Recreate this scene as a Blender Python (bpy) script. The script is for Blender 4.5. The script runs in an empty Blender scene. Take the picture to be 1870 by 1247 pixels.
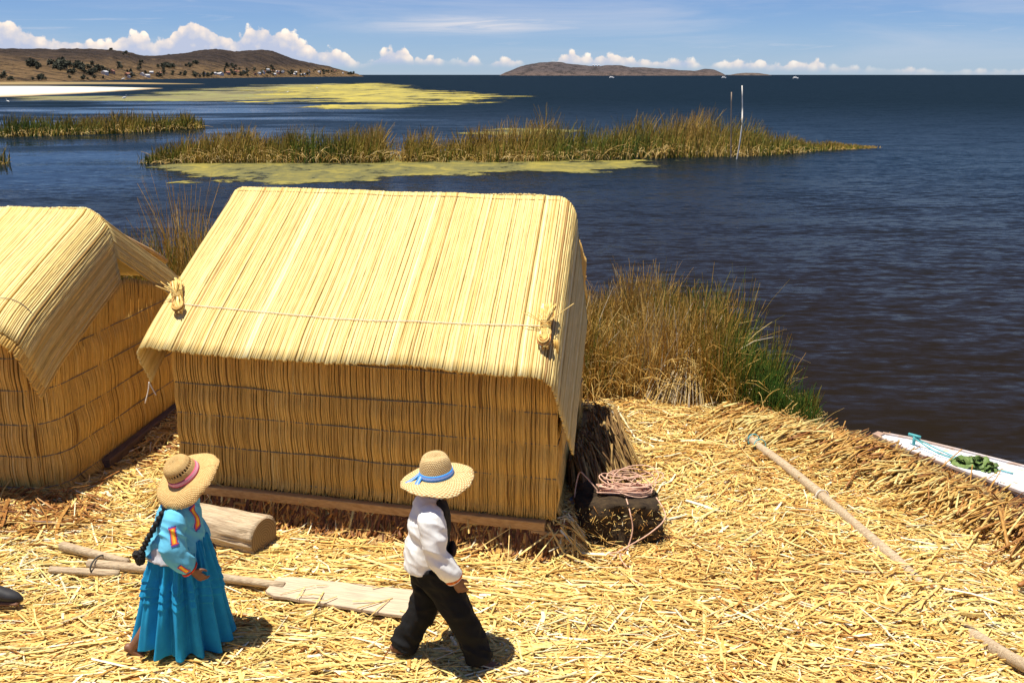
import bpy, math
import numpy as np
from mathutils import Vector, Matrix

sc = bpy.context.scene
R = math.radians
rng = np.random.default_rng(7)

# ------------------------------------------------------------------ camera, world, sun, exposure
CAM = np.array([0.0, 0.0, 4.0])
cam_d = bpy.data.cameras.new("camera"); cam_d.lens = 35; cam_d.sensor_width = 36
cam_d.clip_start = 0.1; cam_d.clip_end = 120000
cam = bpy.data.objects.new("camera", cam_d); sc.collection.objects.link(cam)
cam.location = CAM; cam.rotation_euler = (R(90 - 14.98), 0, 0)
sc.camera = cam

SHIFT = (0.20, 0.055)            # how far a shadow moves per metre of height
to_sun = Vector((-SHIFT[0], -SHIFT[1], 1.0)).normalized()
sun_d = bpy.data.lights.new("sun", 'SUN'); sun_d.energy = 5.0; sun_d.angle = R(0.53)
sun_d.color = (1.0, 0.93, 0.80)
sun = bpy.data.objects.new("sun", sun_d); sc.collection.objects.link(sun)
sun.rotation_euler = (-to_sun).to_track_quat('-Z', 'Y').to_euler()
sun.location = (-10, -4, 40)

world = bpy.data.worlds.new("World"); sc.world = world; world.use_nodes = True
sc.view_settings.view_transform = 'Standard'; sc.view_settings.look = 'None'
sc.view_settings.gamma = 1.0; sc.view_settings.use_curve_mapping = False
sc.view_settings.exposure = 0.60
SKY_STRENGTH = 0.062


class NT:
    """small node-tree helper"""
    def __init__(s, tree):
        s.t = tree; s.n = tree.nodes; s.l = tree.links
    def node(s, typ, **kw):
        n = s.n.new(typ)
        for k, v in kw.items(): setattr(n, k, v)
        return n
    def set(s, sock, v):
        if hasattr(v, 'is_output') or isinstance(v, bpy.types.NodeSocket): s.l.new(v, sock)
        else: sock.default_value = v
    def math(s, op, a, b=None, c=None, clamp=False):
        n = s.node('ShaderNodeMath', operation=op, use_clamp=clamp)
        s.set(n.inputs[0], a)
        if b is not None: s.set(n.inputs[1], b)
        if c is not None: s.set(n.inputs[2], c)
        return n.outputs[0]
    def vmath(s, op, a, b=None):
        n = s.node('ShaderNodeVectorMath', operation=op)
        s.set(n.inputs[0], a)
        if b is not None:
            if op == 'SCALE': s.set(n.inputs['Scale'], b)
            else: s.set(n.inputs[1], b)
        return n.outputs['Value'] if op in ('LENGTH', 'DOT_PRODUCT') else n.outputs[0]
    def rng(s, v, a, b, c=0.0, d=1.0, smooth=False):
        n = s.node('ShaderNodeMapRange')
        if smooth: n.interpolation_type = 'SMOOTHSTEP'
        s.set(n.inputs[0], v); s.set(n.inputs[1], a); s.set(n.inputs[2], b); s.set(n.inputs[3], c); s.set(n.inputs[4], d)
        return n.outputs[0]
    def noise(s, vec, scale, detail=3, rough=0.55, dist=0.0):
        n = s.node('ShaderNodeTexNoise')
        if vec is not None: s.l.new(vec, n.inputs['Vector'])
        n.inputs['Scale'].default_value = scale; n.inputs['Detail'].default_value = detail
        n.inputs['Roughness'].default_value = rough; n.inputs['Distortion'].default_value = dist
        return n
    def mix(s, f, a, b, blend='MIX'):
        n = s.node('ShaderNodeMix', data_type='RGBA', blend_type=blend)
        s.set(n.inputs[0], f); s.set(n.inputs[6], a); s.set(n.inputs[7], b)
        return n.outputs[2]
    def ramp(s, f, stops, interp='LINEAR'):
        n = s.node('ShaderNodeValToRGB'); n.color_ramp.interpolation = interp
        el = n.color_ramp.elements
        while len(el) < len(stops): el.new(0.5)
        for e, (p, c) in zip(el, stops):
            e.position = p; e.color = (*c, 1) if len(c) == 3 else c
        s.set(n.inputs[0], f)
        return n.outputs[0]
    def attr(s, name):
        n = s.node('ShaderNodeAttribute', attribute_name=name)
        return n.outputs['Fac']
    def mapping(s, vec, scale=(1, 1, 1), loc=(0, 0, 0), rot=(0, 0, 0)):
        n = s.node('ShaderNodeMapping')
        s.l.new(vec, n.inputs[0]); n.inputs['Scale'].default_value = scale
        n.inputs['Location'].default_value = loc; n.inputs['Rotation'].default_value = rot
        return n.outputs[0]


def build_world():
    T = NT(world.node_tree); T.n.clear()
    sky = T.node('ShaderNodeTexSky', sky_type='NISHITA')
    sky.sun_disc = False
    el = math.asin(to_sun.z); az = math.atan2(to_sun.x, to_sun.y)
    sky.sun_elevation = el; sky.sun_rotation = az
    sky.altitude = 3800; sky.air_density = 1.15; sky.dust_density = 0.35; sky.ozone_density = 2.2
    tc = T.node('ShaderNodeTexCoord'); D = tc.outputs['Generated']
    sep = T.node('ShaderNodeSeparateXYZ'); T.l.new(D, sep.inputs[0])
    azi = T.math('ARCTAN2', sep.outputs[0], sep.outputs[1])
    elv = T.math('ARCSINE', sep.outputs[2])
    # azimuth folded so that the same kind of cloud bank goes on all round
    A0 = 0.55
    u = T.math('PINGPONG', T.math('ADD', azi, A0), 2 * A0)
    u = T.math('DIVIDE', u, 2 * A0)
    K = 1948.0
    def curve(pts):
        n = T.node('ShaderNodeFloatCurve'); T.set(n.inputs['Value'], u)
        c = n.mapping.curves[0]
        pp = [((math.atan((x - 935) / 1818.0 / 1.035) + A0) / (2 * A0), (137 - y) / 110.0) for x, y in pts]
        c.points[0].location = (0, max(0, pp[0][1])); c.points[1].location = (1, max(0, pp[-1][1]))
        for p in pp: c.points.new(p[0], min(1, max(0, p[1])))
        for q in c.points: q.handle_type = 'VECTOR'
        n.mapping.update()
        return T.math('MULTIPLY', n.outputs[0], 110.0 / K)
    tops = [(-90, 60), (-50, 38), (0, 44), (30, 48), (55, 55), (80, 69), (110, 73), (160, 76), (215, 76), (240, 62), (272, 62), (290, 76), (318, 64),
            (338, 46), (356, 42), (385, 48), (410, 64), (432, 70), (452, 56), (466, 48), (490, 52), (515, 58), (540, 58),
            (556, 76), (585, 88), (612, 86), (632, 94), (655, 112), (676, 108), (690, 95), (712, 84), (740, 85), (756, 104), (775, 103), (798, 99),
            (812, 110), (840, 108), (862, 100), (885, 113), (912, 102), (940, 104), (962, 114), (1000, 112), (1025, 98), (1045, 90), (1062, 100),
            (1090, 100), (1110, 95), (1140, 101), (1180, 107), (1205, 108), (1232, 106), (1248, 97), (1262, 107), (1290, 118), (1310, 111),
            (1345, 108), (1380, 109), (1420, 114), (1450, 110), (1475, 112), (1492, 107), (1510, 119), (1530, 118), (1560, 119), (1600, 124),
            (1630, 125), (1660, 120), (1690, 125), (1740, 128), (1790, 124), (1830, 126), (1870, 125), (1960, 118)]
    base = [(-90, 137), (560, 137), (600, 116), (660, 116), (690, 109), (760, 110), (930, 114), (1000, 112), (1180, 116), (1290, 118), (1500, 123), (1700, 130), (1960, 130)]
    top = curve(tops); bas = curve(base)
    v3 = T.vmath('SCALE', D, 1.0)
    n1 = T.noise(v3, 70, 5, 0.62).outputs['Fac']
    n2 = T.noise(v3, 190, 4, 0.6).outputs['Fac']
    vor = T.node('ShaderNodeTexVoronoi', feature='SMOOTH_F1'); T.l.new(v3, vor.inputs['Vector'])
    vor.inputs['Scale'].default_value = 110; vor.inputs['Smoothness'].default_value = 0.35
    lump = vor.outputs['Distance']
    rough = T.math('ADD', T.math('MULTIPLY', T.math('SUBTRACT', n1, 0.5), 0.010),
                   T.math('MULTIPLY', T.math('SUBTRACT', n2, 0.5), 0.006))
    rough = T.math('ADD', rough, T.math('MULTIPLY', T.math('SUBTRACT', 0.42, lump), 0.008))
    hgt = T.math('DIVIDE', top, 0.022, clamp=True)       # big clouds are rougher than small ones
    rough = T.math('MULTIPLY', rough, T.math('ADD', 0.25, hgt))
    edge = T.math('SUBTRACT', T.math('ADD', top, rough), elv)
    m = T.rng(edge, 0.0002, 0.0032, smooth=True)
    bedge = T.math('SUBTRACT', elv, T.math('SUBTRACT', bas, 0.003))
    mb = T.rng(bedge, -0.004, 0.0035, smooth=True)
    m = T.math('MULTIPLY', m, mb)
    present = T.rng(T.math('SUBTRACT', top, bas), -0.0005, 0.005, smooth=True)
    m = T.math('MULTIPLY', m, present)
    # body of the cloud: lumps, darker inside and below
    depth = T.rng(edge, 0.0, 0.02)
    body = T.math('ADD', T.math('MULTIPLY', n1, 1.5), T.math('MULTIPLY', depth, -0.85))
    body = T.math('ADD', body, T.math('MULTIPLY', T.math('SUBTRACT', 0.4, lump), 0.9))
    ccol = T.ramp(body, [(0.0, (5.6, 6.2, 8.0)), (0.3, (7.6, 7.4, 7.9)), (0.55, (10.4, 9.1, 8.2)), (0.9, (12.5, 11.2, 9.6))])
    low = T.rng(elv, 0.004, 0.022)
    dens = T.math('MULTIPLY', m, T.math('ADD', 0.58, T.math('MULTIPLY', low, 0.4)))
    # thin milky veil near the horizon and high streaks
    vs = T.mapping(D, scale=(1.0, 1.0, 9.0), rot=(0, R(2), 0))
    c1 = T.noise(vs, 3.2, 6, 0.6, 0.6).outputs['Fac']
    c2 = T.noise(T.mapping(D, scale=(2.0, 2.0, 26.0), loc=(3.1, 0.4, 0.2), rot=(0, R(-3), 0)), 4.0, 5, 0.62, 1.2).outputs['Fac']
    st = T.rng(c1, 0.42, 0.76, 0, 0.5, smooth=True)
    st2 = T.rng(c2, 0.56, 0.80, 0, 0.65, smooth=True)
    # brightest streak: left of centre
    p = T.math('DIVIDE', T.math('SUBTRACT', azi, -0.035), 0.10)
    q = T.math('DIVIDE', T.math('SUBTRACT', elv, T.math('ADD', 0.042, T.math('MULTIPLY', c1, 0.008))), 0.0075)
    g = T.math('EXPONENT', T.math('MULTIPLY', T.math('ADD', T.math('MULTIPLY', p, p), T.math('MULTIPLY', q, q)), -1.0))
    g = T.math('MULTIPLY', g, T.rng(c2, 0.35, 0.62, 0.25, 1.0))
    streak = T.math('MAXIMUM', T.math('MAXIMUM', T.math('MULTIPLY', st, 0.6), T.math('MULTIPLY', st2, 0.5)), T.math('MULTIPLY', g, 0.9))
    streak = T.math('MULTIPLY', streak, T.rng(elv, 0.004, 0.03))
    tint = T.mix(1.0, sky.outputs[0], (0.62, 0.76, 1.06, 1), 'MULTIPLY')
    hv = T.math('MULTIPLY', T.rng(elv, 0.05, 0.0, smooth=True), 0.30)
    col = T.mix(hv, tint, (4.2, 5.4, 7.6, 1))
    col = T.mix(streak, col, (8.6, 8.3, 8.6, 1))
    col = T.mix(dens, col, ccol)
    bg = T.node('ShaderNodeBackground'); bg.inputs['Strength'].default_value = SKY_STRENGTH
    T.l.new(col, bg.inputs['Color'])
    out = T.node('ShaderNodeOutputWorld'); T.l.new(bg.outputs[0], out.inputs['Surface'])
build_world()

# ------------------------------------------------------------------ numpy helpers
def sstep(x, a, b):
    t = np.clip((x - a) / (b - a), 0, 1); return t * t * (3 - 2 * t)

def _hash(ix, iy, iz, seed):
    h = (ix.astype(np.int64) * 374761393 + iy.astype(np.int64) * 668265263 + iz.astype(np.int64) * 2147483647 + seed * 974634777) & 0xFFFFFFFF
    h = ((h ^ (h >> 13)) * 1274126177) & 0xFFFFFFFF
    return ((h ^ (h >> 16)) & 0xFFFFFF) / float(0xFFFFFF)

def vnoise(x, y, z=0.0, seed=0):
    x, y, z = np.broadcast_arrays(np.asarray(x, float), np.asarray(y, float), np.asarray(z, float))
    ix, iy, iz = np.floor(x), np.floor(y), np.floor(z)
    fx, fy, fz = x - ix, y - iy, z - iz
    fx, fy, fz = [t * t * (3 - 2 * t) for t in (fx, fy, fz)]
    r = 0
    for a in (0, 1):
        for b in (0, 1):
            for c in (0, 1):
                w = (fx if a else 1 - fx) * (fy if b else 1 - fy) * (fz if c else 1 - fz)
                r = r + w * _hash(ix + a, iy + b, iz + c, seed)
    return r * 2 - 1

def fbm(x, y, z=0.0, seed=0, o=4):
    s, a = 0, 1.0
    for i in range(o):
        s = s + a * vnoise(np.asarray(x) * 2 ** i, np.asarray(y) * 2 ** i, np.asarray(z) * 2 ** i, seed + i); a *= 0.5
    return s

def make_mesh(name, V, quads=None, tris=None, attrs=None, smooth=True):
    V = np.asarray(V, np.float32).reshape(-1, 3)
    me = bpy.data.meshes.new(name)
    q = np.zeros((0, 4), np.int32) if quads is None else np.asarray(quads, np.int32).reshape(-1, 4)
    t = np.zeros((0, 3), np.int32) if tris is None else np.asarray(tris, np.int32).reshape(-1, 3)
    me.vertices.add(len(V)); me.vertices.foreach_set('co', V.ravel())
    nl = q.size + t.size
    me.loops.add(nl); me.loops.foreach_set('vertex_index', np.concatenate([q.ravel(), t.ravel()]).astype(np.int32))
    npol = len(q) + len(t)
    me.polygons.add(npol)
    me.polygons.foreach_set('loop_start', np.concatenate([np.arange(len(q)) * 4, len(q) * 4 + np.arange(len(t)) * 3]).astype(np.int32))
    me.polygons.foreach_set('use_smooth', np.full(npol, smooth, bool))
    me.update(calc_edges=True)
    for k, a in (attrs or {}).items():
        at = me.attributes.new(k, 'FLOAT', 'POINT'); at.data.foreach_set('value', np.asarray(a, np.float32).ravel())
    return me

def link(name, me, mat=None, parent=None, loc=None):
    o = bpy.data.objects.new(name, me); sc.collection.objects.link(o)
    if mat is not None and me is not None and not me.materials: me.materials.append(mat)
    if parent is not None: o.parent = parent
    if loc is not None: o.location = loc
    return o

def tag(o, label=None, cat=None, group=None, kind=None):
    if label: o['label'] = label
    if cat: o['category'] = cat
    if group: o['group'] = group
    if kind: o['kind'] = kind
    return o

def empty(name, loc, label, cat, group=None, rz=0):
    o = bpy.data.objects.new(name, None); sc.collection.objects.link(o)
    o.location = loc; o.rotation_euler = (0, 0, rz); o.empty_display_size = 0.2
    return tag(o, label, cat, group)

class Geo:
    """collects pieces into one mesh"""
    def __init__(s): s.V = []; s.Q = []; s.T = []; s.n = 0; s.A = {}
    def add(s, V, Q=None, T=None, **attrs):
        V = np.asarray(V, float).reshape(-1, 3)
        if Q is not None and len(Q): s.Q.append(np.asarray(Q).reshape(-1, 4) + s.n)
        if T is not None and len(T): s.T.append(np.asarray(T).reshape(-1, 3) + s.n)
        s.V.append(V)
        for k, a in attrs.items(): s.A.setdefault(k, []).append(np.broadcast_to(np.asarray(a, float).ravel(), (len(V),)) if np.ndim(a) == 0 or np.size(a) == 1 else np.asarray(a, float).ravel())
        s.n += len(V); return s
    def mesh(s, name, smooth=True):
        return make_mesh(name, np.concatenate(s.V), np.concatenate(s.Q) if s.Q else None, np.concatenate(s.T) if s.T else None,
                         {k: np.concatenate(a) for k, a in s.A.items()}, smooth)

def tubes(P, rad, sides=5, ref=(0, 0, 1), flat=1.0, cap=True, spin=None):
    """P (N,K,3) paths, rad (N,K) radii -> V, Q, T, strand index, along"""
    P = np.asarray(P, float); N, K, _ = P.shape
    rad = np.broadcast_to(np.asarray(rad, float), (N, K))
    tan = np.gradient(P, axis=1) if K > 2 else np.repeat((P[:, 1:] - P[:, :1]), 2, axis=1)
    tan /= np.linalg.norm(tan, axis=2, keepdims=True) + 1e-12
    ref = np.broadcast_to(np.asarray(ref, float), P.shape)
    a = np.cross(tan, ref); la = np.linalg.norm(a, axis=2, keepdims=True)
    a = np.where(la < 1e-3, np.cross(tan, np.broadcast_to([1., 0.2, 0], P.shape)), a)
    a /= np.linalg.norm(a, axis=2, keepdims=True) + 1e-12
    b = np.cross(a, tan)
    ph = np.arange(sides) / sides * 2 * np.pi + np.pi / sides
    ph = ph[None, None, :] + (0 if spin is None else np.asarray(spin)[:, None, None])
    ca, sa = np.cos(ph)[..., None], np.sin(ph)[..., None]
    V = P[:, :, None, :] + rad[:, :, None, None] * (ca * a[:, :, None, :] + flat * sa * b[:, :, None, :])
    idx = np.arange(N * K * sides).reshape(N, K, sides)
    nx = np.roll(idx, -1, axis=2)
    Q = np.stack([idx[:, :-1], nx[:, :-1], nx[:, 1:], idx[:, 1:]], -1).reshape(-1, 4)
    T = np.zeros((0, 3), int)
    if cap:
        if sides == 3:
            T = np.concatenate([idx[:, 0, ::-1], idx[:, -1, :]], 0)
        elif sides == 4:
            Q = np.concatenate([Q, idx[:, 0, ::-1], idx[:, -1, :]], 0)
        else:
            T = np.concatenate([np.stack([idx[:, 0, 0], idx[:, 0, i + 1], idx[:, 0, i]], -1) for i in range(1, sides - 1)] +
                               [np.stack([idx[:, -1, 0], idx[:, -1, i], idx[:, -1, i + 1]], -1) for i in range(1, sides - 1)], 0)
    st = np.repeat(np.arange(N), K * sides)
    al = np.tile(np.repeat(np.linspace(0, 1, K), sides), N)
    return V.reshape(-1, 3), Q, T, st, al

def strand_mesh(name, P, rad, rnd, sides=5, ref=(0, 0, 1), flat=1.0, cap=True, spin=None, smooth=True):
    V, Q, T, st, al = tubes(P, rad, sides, ref, flat, cap, spin)
    rnd = np.asarray(rnd, float)
    rv = rnd[st] if rnd.ndim == 1 else np.repeat(rnd.reshape(-1), sides)
    return make_mesh(name, V, Q, T, {'rnd': rv, 'along': al}, smooth)

def one_tube(pts, r, sides=8, **kw):
    P = np.asarray(pts, float)[None]; r = np.broadcast_to(np.asarray(r, float), (1, P.shape[1]))
    V, Q, T, st, al = tubes(P, r, sides, **kw); return V, Q, T

def smooth_path(pts, n):
    pts = np.asarray(pts, float); k = len(pts)
    t = np.linspace(0, k - 1, n); i = np.clip(t.astype(int), 0, k - 2); f = (t - i)[:, None]
    p0 = pts[np.clip(i - 1, 0, k - 1)]; p1 = pts[i]; p2 = pts[i + 1]; p3 = pts[np.clip(i + 2, 0, k - 1)]
    return 0.5 * (2 * p1 + (p2 - p0) * f + (2 * p0 - 5 * p1 + 4 * p2 - p3) * f ** 2 + (3 * p1 - p0 - 3 * p2 + p3) * f ** 3)

def box(c, s, M=None):
    c = np.asarray(c, float); s = np.asarray(s, float) / 2
    V = np.array([[x, y, z] for z in (-1, 1) for y in (-1, 1) for x in (-1, 1)], float) * s
    if M is not None: V = V @ np.asarray(M).T
    Q = [[0, 2, 3, 1], [4, 5, 7, 6], [0, 1, 5, 4], [2, 6, 7, 3], [0, 4, 6, 2], [1, 3, 7, 5]]
    return V + c, Q

def grid_quads(nu, nv):
    i = np.arange(nu * nv).reshape(nu, nv)
    return np.stack([i[:-1, :-1], i[1:, :-1], i[1:, 1:], i[:-1, 1:]], -1).reshape(-1, 4)

# ------------------------------------------------------------------ materials
def new_mat(name):
    m = bpy.data.materials.new(name); m.use_nodes = True
    T = NT(m.node_tree); T.n.clear()
    out = T.node('ShaderNodeOutputMaterial'); b = T.node('ShaderNodeBsdfPrincipled')
    T.l.new(b.outputs[0], out.inputs['Surface'])
    return m, T, b, out

def straw_mat(name, stops, rough=0.6, stain=0.25, spec=0.3, nscale=30, tip=None, trans=0.0, streak=None):
    m, T, b, out = new_mat(name)
    geo = T.node('ShaderNodeNewGeometry')
    c = T.ramp(T.attr('rnd'), stops)
    vec = geo.outputs['Position']
    if streak:
        cv = T.node('ShaderNodeCombineXYZ'); T.set(cv.inputs[0], T.math('MULTIPLY', T.attr('rnd'), 431.0)); T.set(cv.inputs[1], T.math('MULTIPLY', T.attr('along'), streak)); vec = cv.outputs[0]
    n = T.noise(vec, 1.0 if streak else nscale, 4, 0.65).outputs['Fac']
    dark = T.rng(n, 0.38, 0.68, 1.0 - stain, 1.0 + stain * 0.45)
    c = T.mix(1.0, c, T.node('ShaderNodeCombineColor').outputs[0], 'MULTIPLY') if False else c
    h = T.node('ShaderNodeHueSaturation'); T.l.new(c, h.inputs['Color']); T.l.new(dark, h.inputs['Value'])
    c = h.outputs[0]
    if tip:
        al = T.attr('along')
        c = T.mix(T.math('MULTIPLY', T.rng(al, tip[1], tip[2], smooth=True), tip[3]), c, (*tip[0], 1))
    T.l.new(c, b.inputs['Base Color'])
    b.inputs['Roughness'].default_value = rough
    b.inputs['Specular IOR Level'].default_value = spec
    if trans > 0:
        tr = T.node('ShaderNodeBsdfTranslucent'); T.l.new(c, tr.inputs['Color'])
        mx = T.node('ShaderNodeMixShader'); mx.inputs[0].default_value = trans
        T.l.new(b.outputs[0], mx.inputs[1]); T.l.new(tr.outputs[0], mx.inputs[2]); T.l.new(mx.outputs[0], out.inputs['Surface'])
    return m

def plain_mat(name, col, rough=0.7, var=0.25, scale=20, stretch=(1, 1, 1), bump=0.0, spec=0.3, sheen=0.0, col2=None, bscale=None):
    m, T, b, out = new_mat(name)
    tc = T.node('ShaderNodeTexCoord'); v = T.mapping(tc.outputs['Object'], scale=stretch)
    n = T.noise(v, scale, 5, 0.6)
    c2 = col2 if col2 is not None else tuple(x * (1 - var) for x in col)
    c = T.mix(T.rng(n.outputs['Fac'], 0.35, 0.68), (*col, 1), (*c2, 1))
    T.l.new(c, b.inputs['Base Color'])
    b.inputs['Roughness'].default_value = rough; b.inputs['Specular IOR Level'].default_value = spec
    if sheen: b.inputs['Sheen Weight'].default_value = sheen
    if bump:
        bn = T.noise(v, bscale or scale * 2, 4, 0.6)
        bp = T.node('ShaderNodeBump'); bp.inputs['Strength'].default_value = bump; bp.inputs['Distance'].default_value = 0.01
        T.l.new(bn.outputs['Fac'], bp.inputs['Height']); T.l.new(bp.outputs[0], b.inputs['Normal'])
    return m

ROOF = straw_mat("roof_reed_mat", [(0, (.36, .20, .055)), (.10, (.54, .36, .10)), (.28, (.68, .475, .155)), (.6, (.755, .57, .225)), (.85, (.79, .63, .29)), (1, (.86, .77, .44))], rough=0.55, stain=.20, streak=9)
WALL = straw_mat("wall_reed_mat", [(0, (.30, .155, .035)), (.12, (.52, .30, .075)), (.45, (.68, .415, .105)), (.8, (.75, .48, .135)), (1, (.80, .56, .20))], rough=.55, stain=.22, streak=7)
LITTER = straw_mat("litter_straw_mat", [(0, (.24, .085, .022)), (.13, (.50, .22, .055)), (.32, (.68, .40, .105)), (.56, (.79, .515, .155)), (.80, (.84, .63, .245)), (.92, (.73, .62, .20)), (1, (.88, .79, .54))], rough=.5, stain=.3, nscale=25)
FRINGE = straw_mat("fringe_straw_mat", [(0, (.13, .045, .016)), (.3, (.33, .13, .035)), (.6, (.55, .30, .075)), (.85, (.68, .46, .14)), (1, (.75, .6, .24))], rough=.5, stain=.35, nscale=20)
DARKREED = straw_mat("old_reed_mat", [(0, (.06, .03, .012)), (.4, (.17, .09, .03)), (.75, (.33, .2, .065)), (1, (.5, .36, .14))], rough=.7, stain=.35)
SEDGE = straw_mat("sedge_mat", [(0, (.05, .125, .016)), (.25, (.11, .19, .028)), (.45, (.26, .23, .035)), (.62, (.52, .29, .055)), (.8, (.72, .45, .115)), (.93, (.80, .60, .23)), (1, (.58, .50, .38))], rough=.55, stain=.3, nscale=8, trans=.18)
TOTORA = straw_mat("totora_mat", [(0, (.07, .135, .022)), (.35, (.17, .205, .028)), (.6, (.33, .255, .04)), (.82, (.56, .36, .085)), (1, (.74, .58, .27))], rough=.55, stain=.3, nscale=1.2, tip=((.36, .19, .05), .6, 1.0, .5), trans=.15)
WOOD = plain_mat("grey_wood_mat", (.60, .48, .32), .75, scale=5, stretch=(1, 18, 18), col2=(.30, .21, .13), bump=.8)
PLANK = plain_mat("plank_wood_mat", (.62, .50, .35), .75, scale=5, stretch=(1, 16, 6), col2=(.40, .31, .23), bump=.35)
BEAM = plain_mat("beam_wood_mat", (.58, .36, .15), .7, scale=5, stretch=(1, 12, 12), col2=(.40, .22, .08), bump=.3)
DARKWOOD = plain_mat("dark_wood_mat", (.17, .11, .075), .8, scale=6, stretch=(10, 1, 10), col2=(.09, .06, .045), bump=.4)
CORD = plain_mat("grey_cord_mat", (.22, .19, .15), .8, scale=60)
WHITECORD = plain_mat("white_cord_mat", (.75, .70, .62), .7, scale=60)
BLACKCORD = plain_mat("black_cord_mat", (.05, .05, .05), .7)
TEAL = plain_mat("teal_cord_mat", (.10, .42, .45), .6)
PINK = plain_mat("pink_rope_mat", (.74, .48, .36), .7, scale=40, col2=(.55, .32, .22))
PEAT = plain_mat("peat_mat", (.020, .012, .007), .95, scale=14, col2=(.065, .042, .02), bump=1.0, bscale=40)
SKIN = plain_mat("skin_mat", (.22, .105, .06), .5, scale=12, col2=(.17, .075, .042))
HAIR = plain_mat("black_hair_mat", (.008, .007, .006), .55, scale=80, bump=.6)

# ------------------------------------------------------------------ frames of the two huts
A2 = np.array([-3.168, 8.817]); U2 = np.array([.9702, -.2423]); W2 = np.array([.2423, .9702])
A1 = np.array([-4.27, 8.93]); U1 = np.array([.9935, -.114]); W1 = np.array([.114, .9935])      # origin at the right front corner

ISLE = np.array([(-11, 1), (-11, 14.2), (-7.5, 15.2), (-5, 15.6), (-3.2, 14.9), (-1.5, 14.4), (0.4, 14.4), (1.4, 14.6), (2.6, 14.6), (3.25, 13.6), (3.6, 12.3),
                 (3.72, 11.35), (4.2, 10.8), (4.62, 9.9), (4.95, 9.1), (5.25, 8.3), (5.6, 7.3), (6.1, 5.5), (6.3, 1)], float)
def sdist(x, y, poly=ISLE):
    """signed distance, positive inside"""
    x = np.asarray(x, float); y = np.asarray(y, float)
    d = np.full(x.shape, 1e9); inside = np.zeros(x.shape, bool); n = len(poly)
    for i in range(n):
        a, b = poly[i], poly[(i + 1) % n]; e = b - a
        t = np.clip(((x - a[0]) * e[0] + (y - a[1]) * e[1]) / (e @ e), 0, 1)
        d = np.minimum(d, np.hypot(x - a[0] - t * e[0], y - a[1] - t * e[1]))
        c = ((a[1] > y) != (b[1] > y)) & (x < (b[0] - a[0]) * (y - a[1]) / (b[1] - a[1] + 1e-12) + a[0])
        inside ^= c
    return np.where(inside, d, -d)

def uv2(x, y): return (x - A2[0]) * U2[0] + (y - A2[1]) * U2[1], (x - A2[0]) * W2[0] + (y - A2[1]) * W2[1]
def uv1(x, y): return (x - A1[0]) * U1[0] + (y - A1[1]) * U1[1], (x - A1[0]) * W1[0] + (y - A1[1]) * W1[1]
WATER_Z = -0.40
def zg(x, y):
    x = np.asarray(x, float); y = np.asarray(y, float)
    d = sdist(x, y)
    z = 0.05 * fbm(x * .7, y * .7, seed=3, o=3)
    u, w = uv2(x, y)
    rect = np.minimum(np.minimum(u + .12, 3.78 - u), np.minimum(w + .05, 3.2 - w))
    z = z * (1 - .7 * sstep(rect, -.5, .1)) + .27 * sstep(rect, -.16, .02)
    trench = np.exp(-((w + .38) / .2) ** 2) * sstep(u, -.1, .3) * sstep(4.1, u, 4.1 - .3) if False else 0
    u1, w1 = uv1(x, y)
    r1 = np.minimum(np.minimum(.18 - u1, u1 + 5), np.minimum(w1 + .12, 3.3 - w1))
    z = z + .05 * sstep(r1, -.22, .03)
    z = z - (z + .80) * (1 - sstep(d, -.25, .65)) 
    return z

# ------------------------------------------------------------------ ground, water
def build_ground():
    xs = np.arange(-11.6, 7.0, .09); ys = np.arange(.6, 16.4, .09)
    X, Y = np.meshgrid(xs, ys, indexing='ij')
    Z = zg(X, Y) - .015
    m, T, b, out = new_mat("straw_bed_mat")
    geo = T.node('ShaderNodeNewGeometry'); P = geo.outputs['Position']
    n1 = T.noise(P, 1.1, 4, .6).outputs['Fac']; n2 = T.noise(T.mapping(P, scale=(6, 45, 30), rot=(0, 0, .25)), 1, 4, .7).outputs['Fac']
    n3 = T.noise(T.mapping(P, scale=(38, 9, 30), rot=(0, 0, .5)), 1, 4, .7).outputs['Fac']
    f = T.math('ADD', T.math('MULTIPLY', n2, .5), T.math('MULTIPLY', n3, .5))
    c = T.ramp(f, [(.3, (.07, .03, .012)), (.48, (.30, .16, .05)), (.6, (.5, .34, .11)), (.75, (.66, .5, .2))])
    c = T.mix(T.rng(n1, .35, .7, 0, .5), c, (.24, .12, .04, 1))
    T.l.new(c, b.inputs['Base Color']); b.inputs['Roughness'].default_value = .8
    bp = T.node('ShaderNodeBump'); bp.inputs['Strength'].default_value = .8; bp.inputs['Distance'].default_value = .03
    T.l.new(f, bp.inputs['Height']); T.l.new(bp.outputs[0], b.inputs['Normal'])
    o = link("ground", make_mesh("ground", np.stack([X, Y, Z], -1), grid_quads(len(xs), len(ys))), m)
    tag(o, "floating island floor of matted dry reed straw", kind='structure')
build_ground()

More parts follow.
